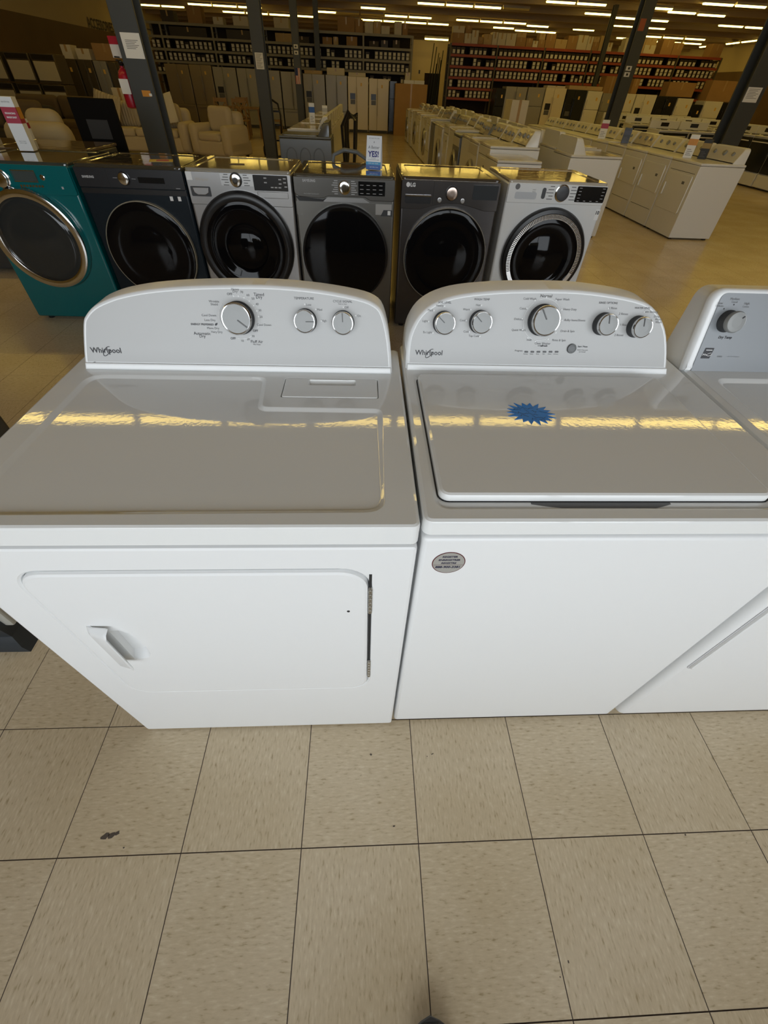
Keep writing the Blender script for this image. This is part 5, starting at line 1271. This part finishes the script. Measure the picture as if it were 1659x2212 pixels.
pillow('ribbed striped pillow on the corduroy sofa, left of the column', (-5.25, 13.60, .82), (math.radians(-22), math.radians(14), 0), .28, RIB)
pillow('white patterned pillow on the sofa right of the column', (-3.95, 13.56, .84), (math.radians(-22), math.radians(-10), .1), .28, mat('white pillow cloth', (.6, .56, .47), .9))
BRN = mat('brown sofa fabric', (.12, .085, .045), .9, bump=.3, bscale=40); DKB = mat('near black sofa fabric', (.03, .024, .017), .9)
sofa('brown fabric sofa against the dark refrigerators on the left', (-8.6, 14.9, 0), 0, 2.6, BRN, BRN, 2)
sofa('near-black sofa in front of the brown one', (-8.0, 11.7, 0), 0, 2.2, DKB, BRN, 2)
# beige armchair back and black panel behind the teal washer
ba = sofa('beige armchair turned away, behind the dark washers', (-2.30, 6.85, 0), PI, .86, mat('beige upholstery', (.40, .33, .20), .9, bump=.2, bscale=50), mat('beige upholstery', (.4, .33, .2), .9), 1, nm='armchair'); ba.scale = (1, 1, 1.16)
bp_ = thing('black_panel', 'tall matt black display panel standing beside the beige armchair', 'panel', (-1.83, 5.50, 0), 0)
b = B(); b.box(-.21, .21, 0, .03, .02, 1.21, .006, 1); b.done('board', mat('matt black board', (.007, .006, .005), .7, spec=.08), bp_)
b = B(); b.box(-.10, .10, -.002, 0, .92, 1.06); b.done('grey_patch', mat('faint grey patch', (.03, .028, .024), .5), bp_, smooth=False)
for s in (-.17, .17):
    b = B(); b.box(s-.02, s+.02, -.15, .20, 0, .02); b.done('foot', BLACK, bp_, smooth=False)
carton('tall white carton standing behind the corduroy sofa', -5.78, -5.42, 15.4, 15.7, 0.0, 1.13, WBOX)
# dining set
WOOD = mat('honey wood', (.26, .15, .055), .45, var=.2, vscale=6)
def dining_chair(label, loc, rz):
    t = thing('dining_chair', label, 'chair', loc, rz, 'wooden dining chairs')
    b = B(); b.box(-.22, .22, -.22, .22, .44, .48, .01, 1); b.done('seat', WOOD, t)
    for x_ in (-.19, .19):
        b = B(); b.box(x_-.02, x_+.02, -.21, -.17, 0, .44); b.done('leg', WOOD, t, smooth=False)
        b = B(); b.box(x_-.02, x_+.02, .17, .21, 0, .98); b.done('back_post', WOOD, t, smooth=False)
    b = B(); b.box(-.19, .19, .175, .205, .88, .97); b.done('top_rail', WOOD, t, smooth=False)
    b = B(); b.tube([(-.17, .19, .52), (.17, .19, .88)], .02, 6); b.tube([(.17, .19, .52), (-.17, .19, .88)], .02, 6); b.done('cross_back', WOOD, t)
    b = B(); b.box(-.19, .19, -.2, -.18, .2, .23); b.box(-.19, .19, .18, .2, .2, .23); b.done('stretcher', WOOD, t, smooth=False)
    return t
for lb, x_, y_, rz in (('leftmost wooden cross-back dining chair', -3.85, 18.9, PI), ('wooden cross-back dining chair second from left', -3.25, 18.8, PI), ('wooden dining chair on the right end of the table', -2.28, 19.5, PI/2), ('wooden dining chair on the far side of the table', -3.5, 20.2, 0)): dining_chair(lb, (x_, y_, 0), rz)
t = thing('dining_table', 'honey wood dining table among the cross-back chairs', 'table', (-3.4, 19.55, 0))
b = B(); b.box(-.75, .75, -.42, .42, .72, .76, .008, 1); b.done('tabletop', WOOD, t)
for x_ in (-.66, .66):
    for y_ in (-.34, .34):
        b = B(); b.box(x_-.035, x_+.035, y_-.035, y_+.035, 0, .72); b.done('leg', WOOD, t, smooth=False)
# black two-legged stand around the second column
t = thing('hand_truck', 'black hand truck parked behind the column by the dining set', 'hand truck', (-1.60, 14.45, 0))
for s in (-.24, .24):
    b = B(); b.tube([(s, 0, .06), (s, 0, .5), (s*1.08, 0, .8), (s*.9, .02, 1.0), (s*.4, .02, 1.06), (0, .02, 1.07)], .022, 8); b.done('side_rail', BLACK, t)
    b = B(); b.lathe(lambda a, q, d: Vector((s*1.1+d, a, q)), .1, .1, [(.1, -.025), (.1, .025), (.03, .03)], 16, True, True); b.done('wheel', BLACK, t)
for z_ in (.3, .6, .85):
    b = B(); b.box(-.24, .24, -.015, .015, z_, z_+.03); b.done('crossbar', BLACK, t, smooth=False)
b = B(); b.box(-.24, .24, -.22, .02, .0, .02); b.done('toe_plate', BLACK, t, smooth=False)
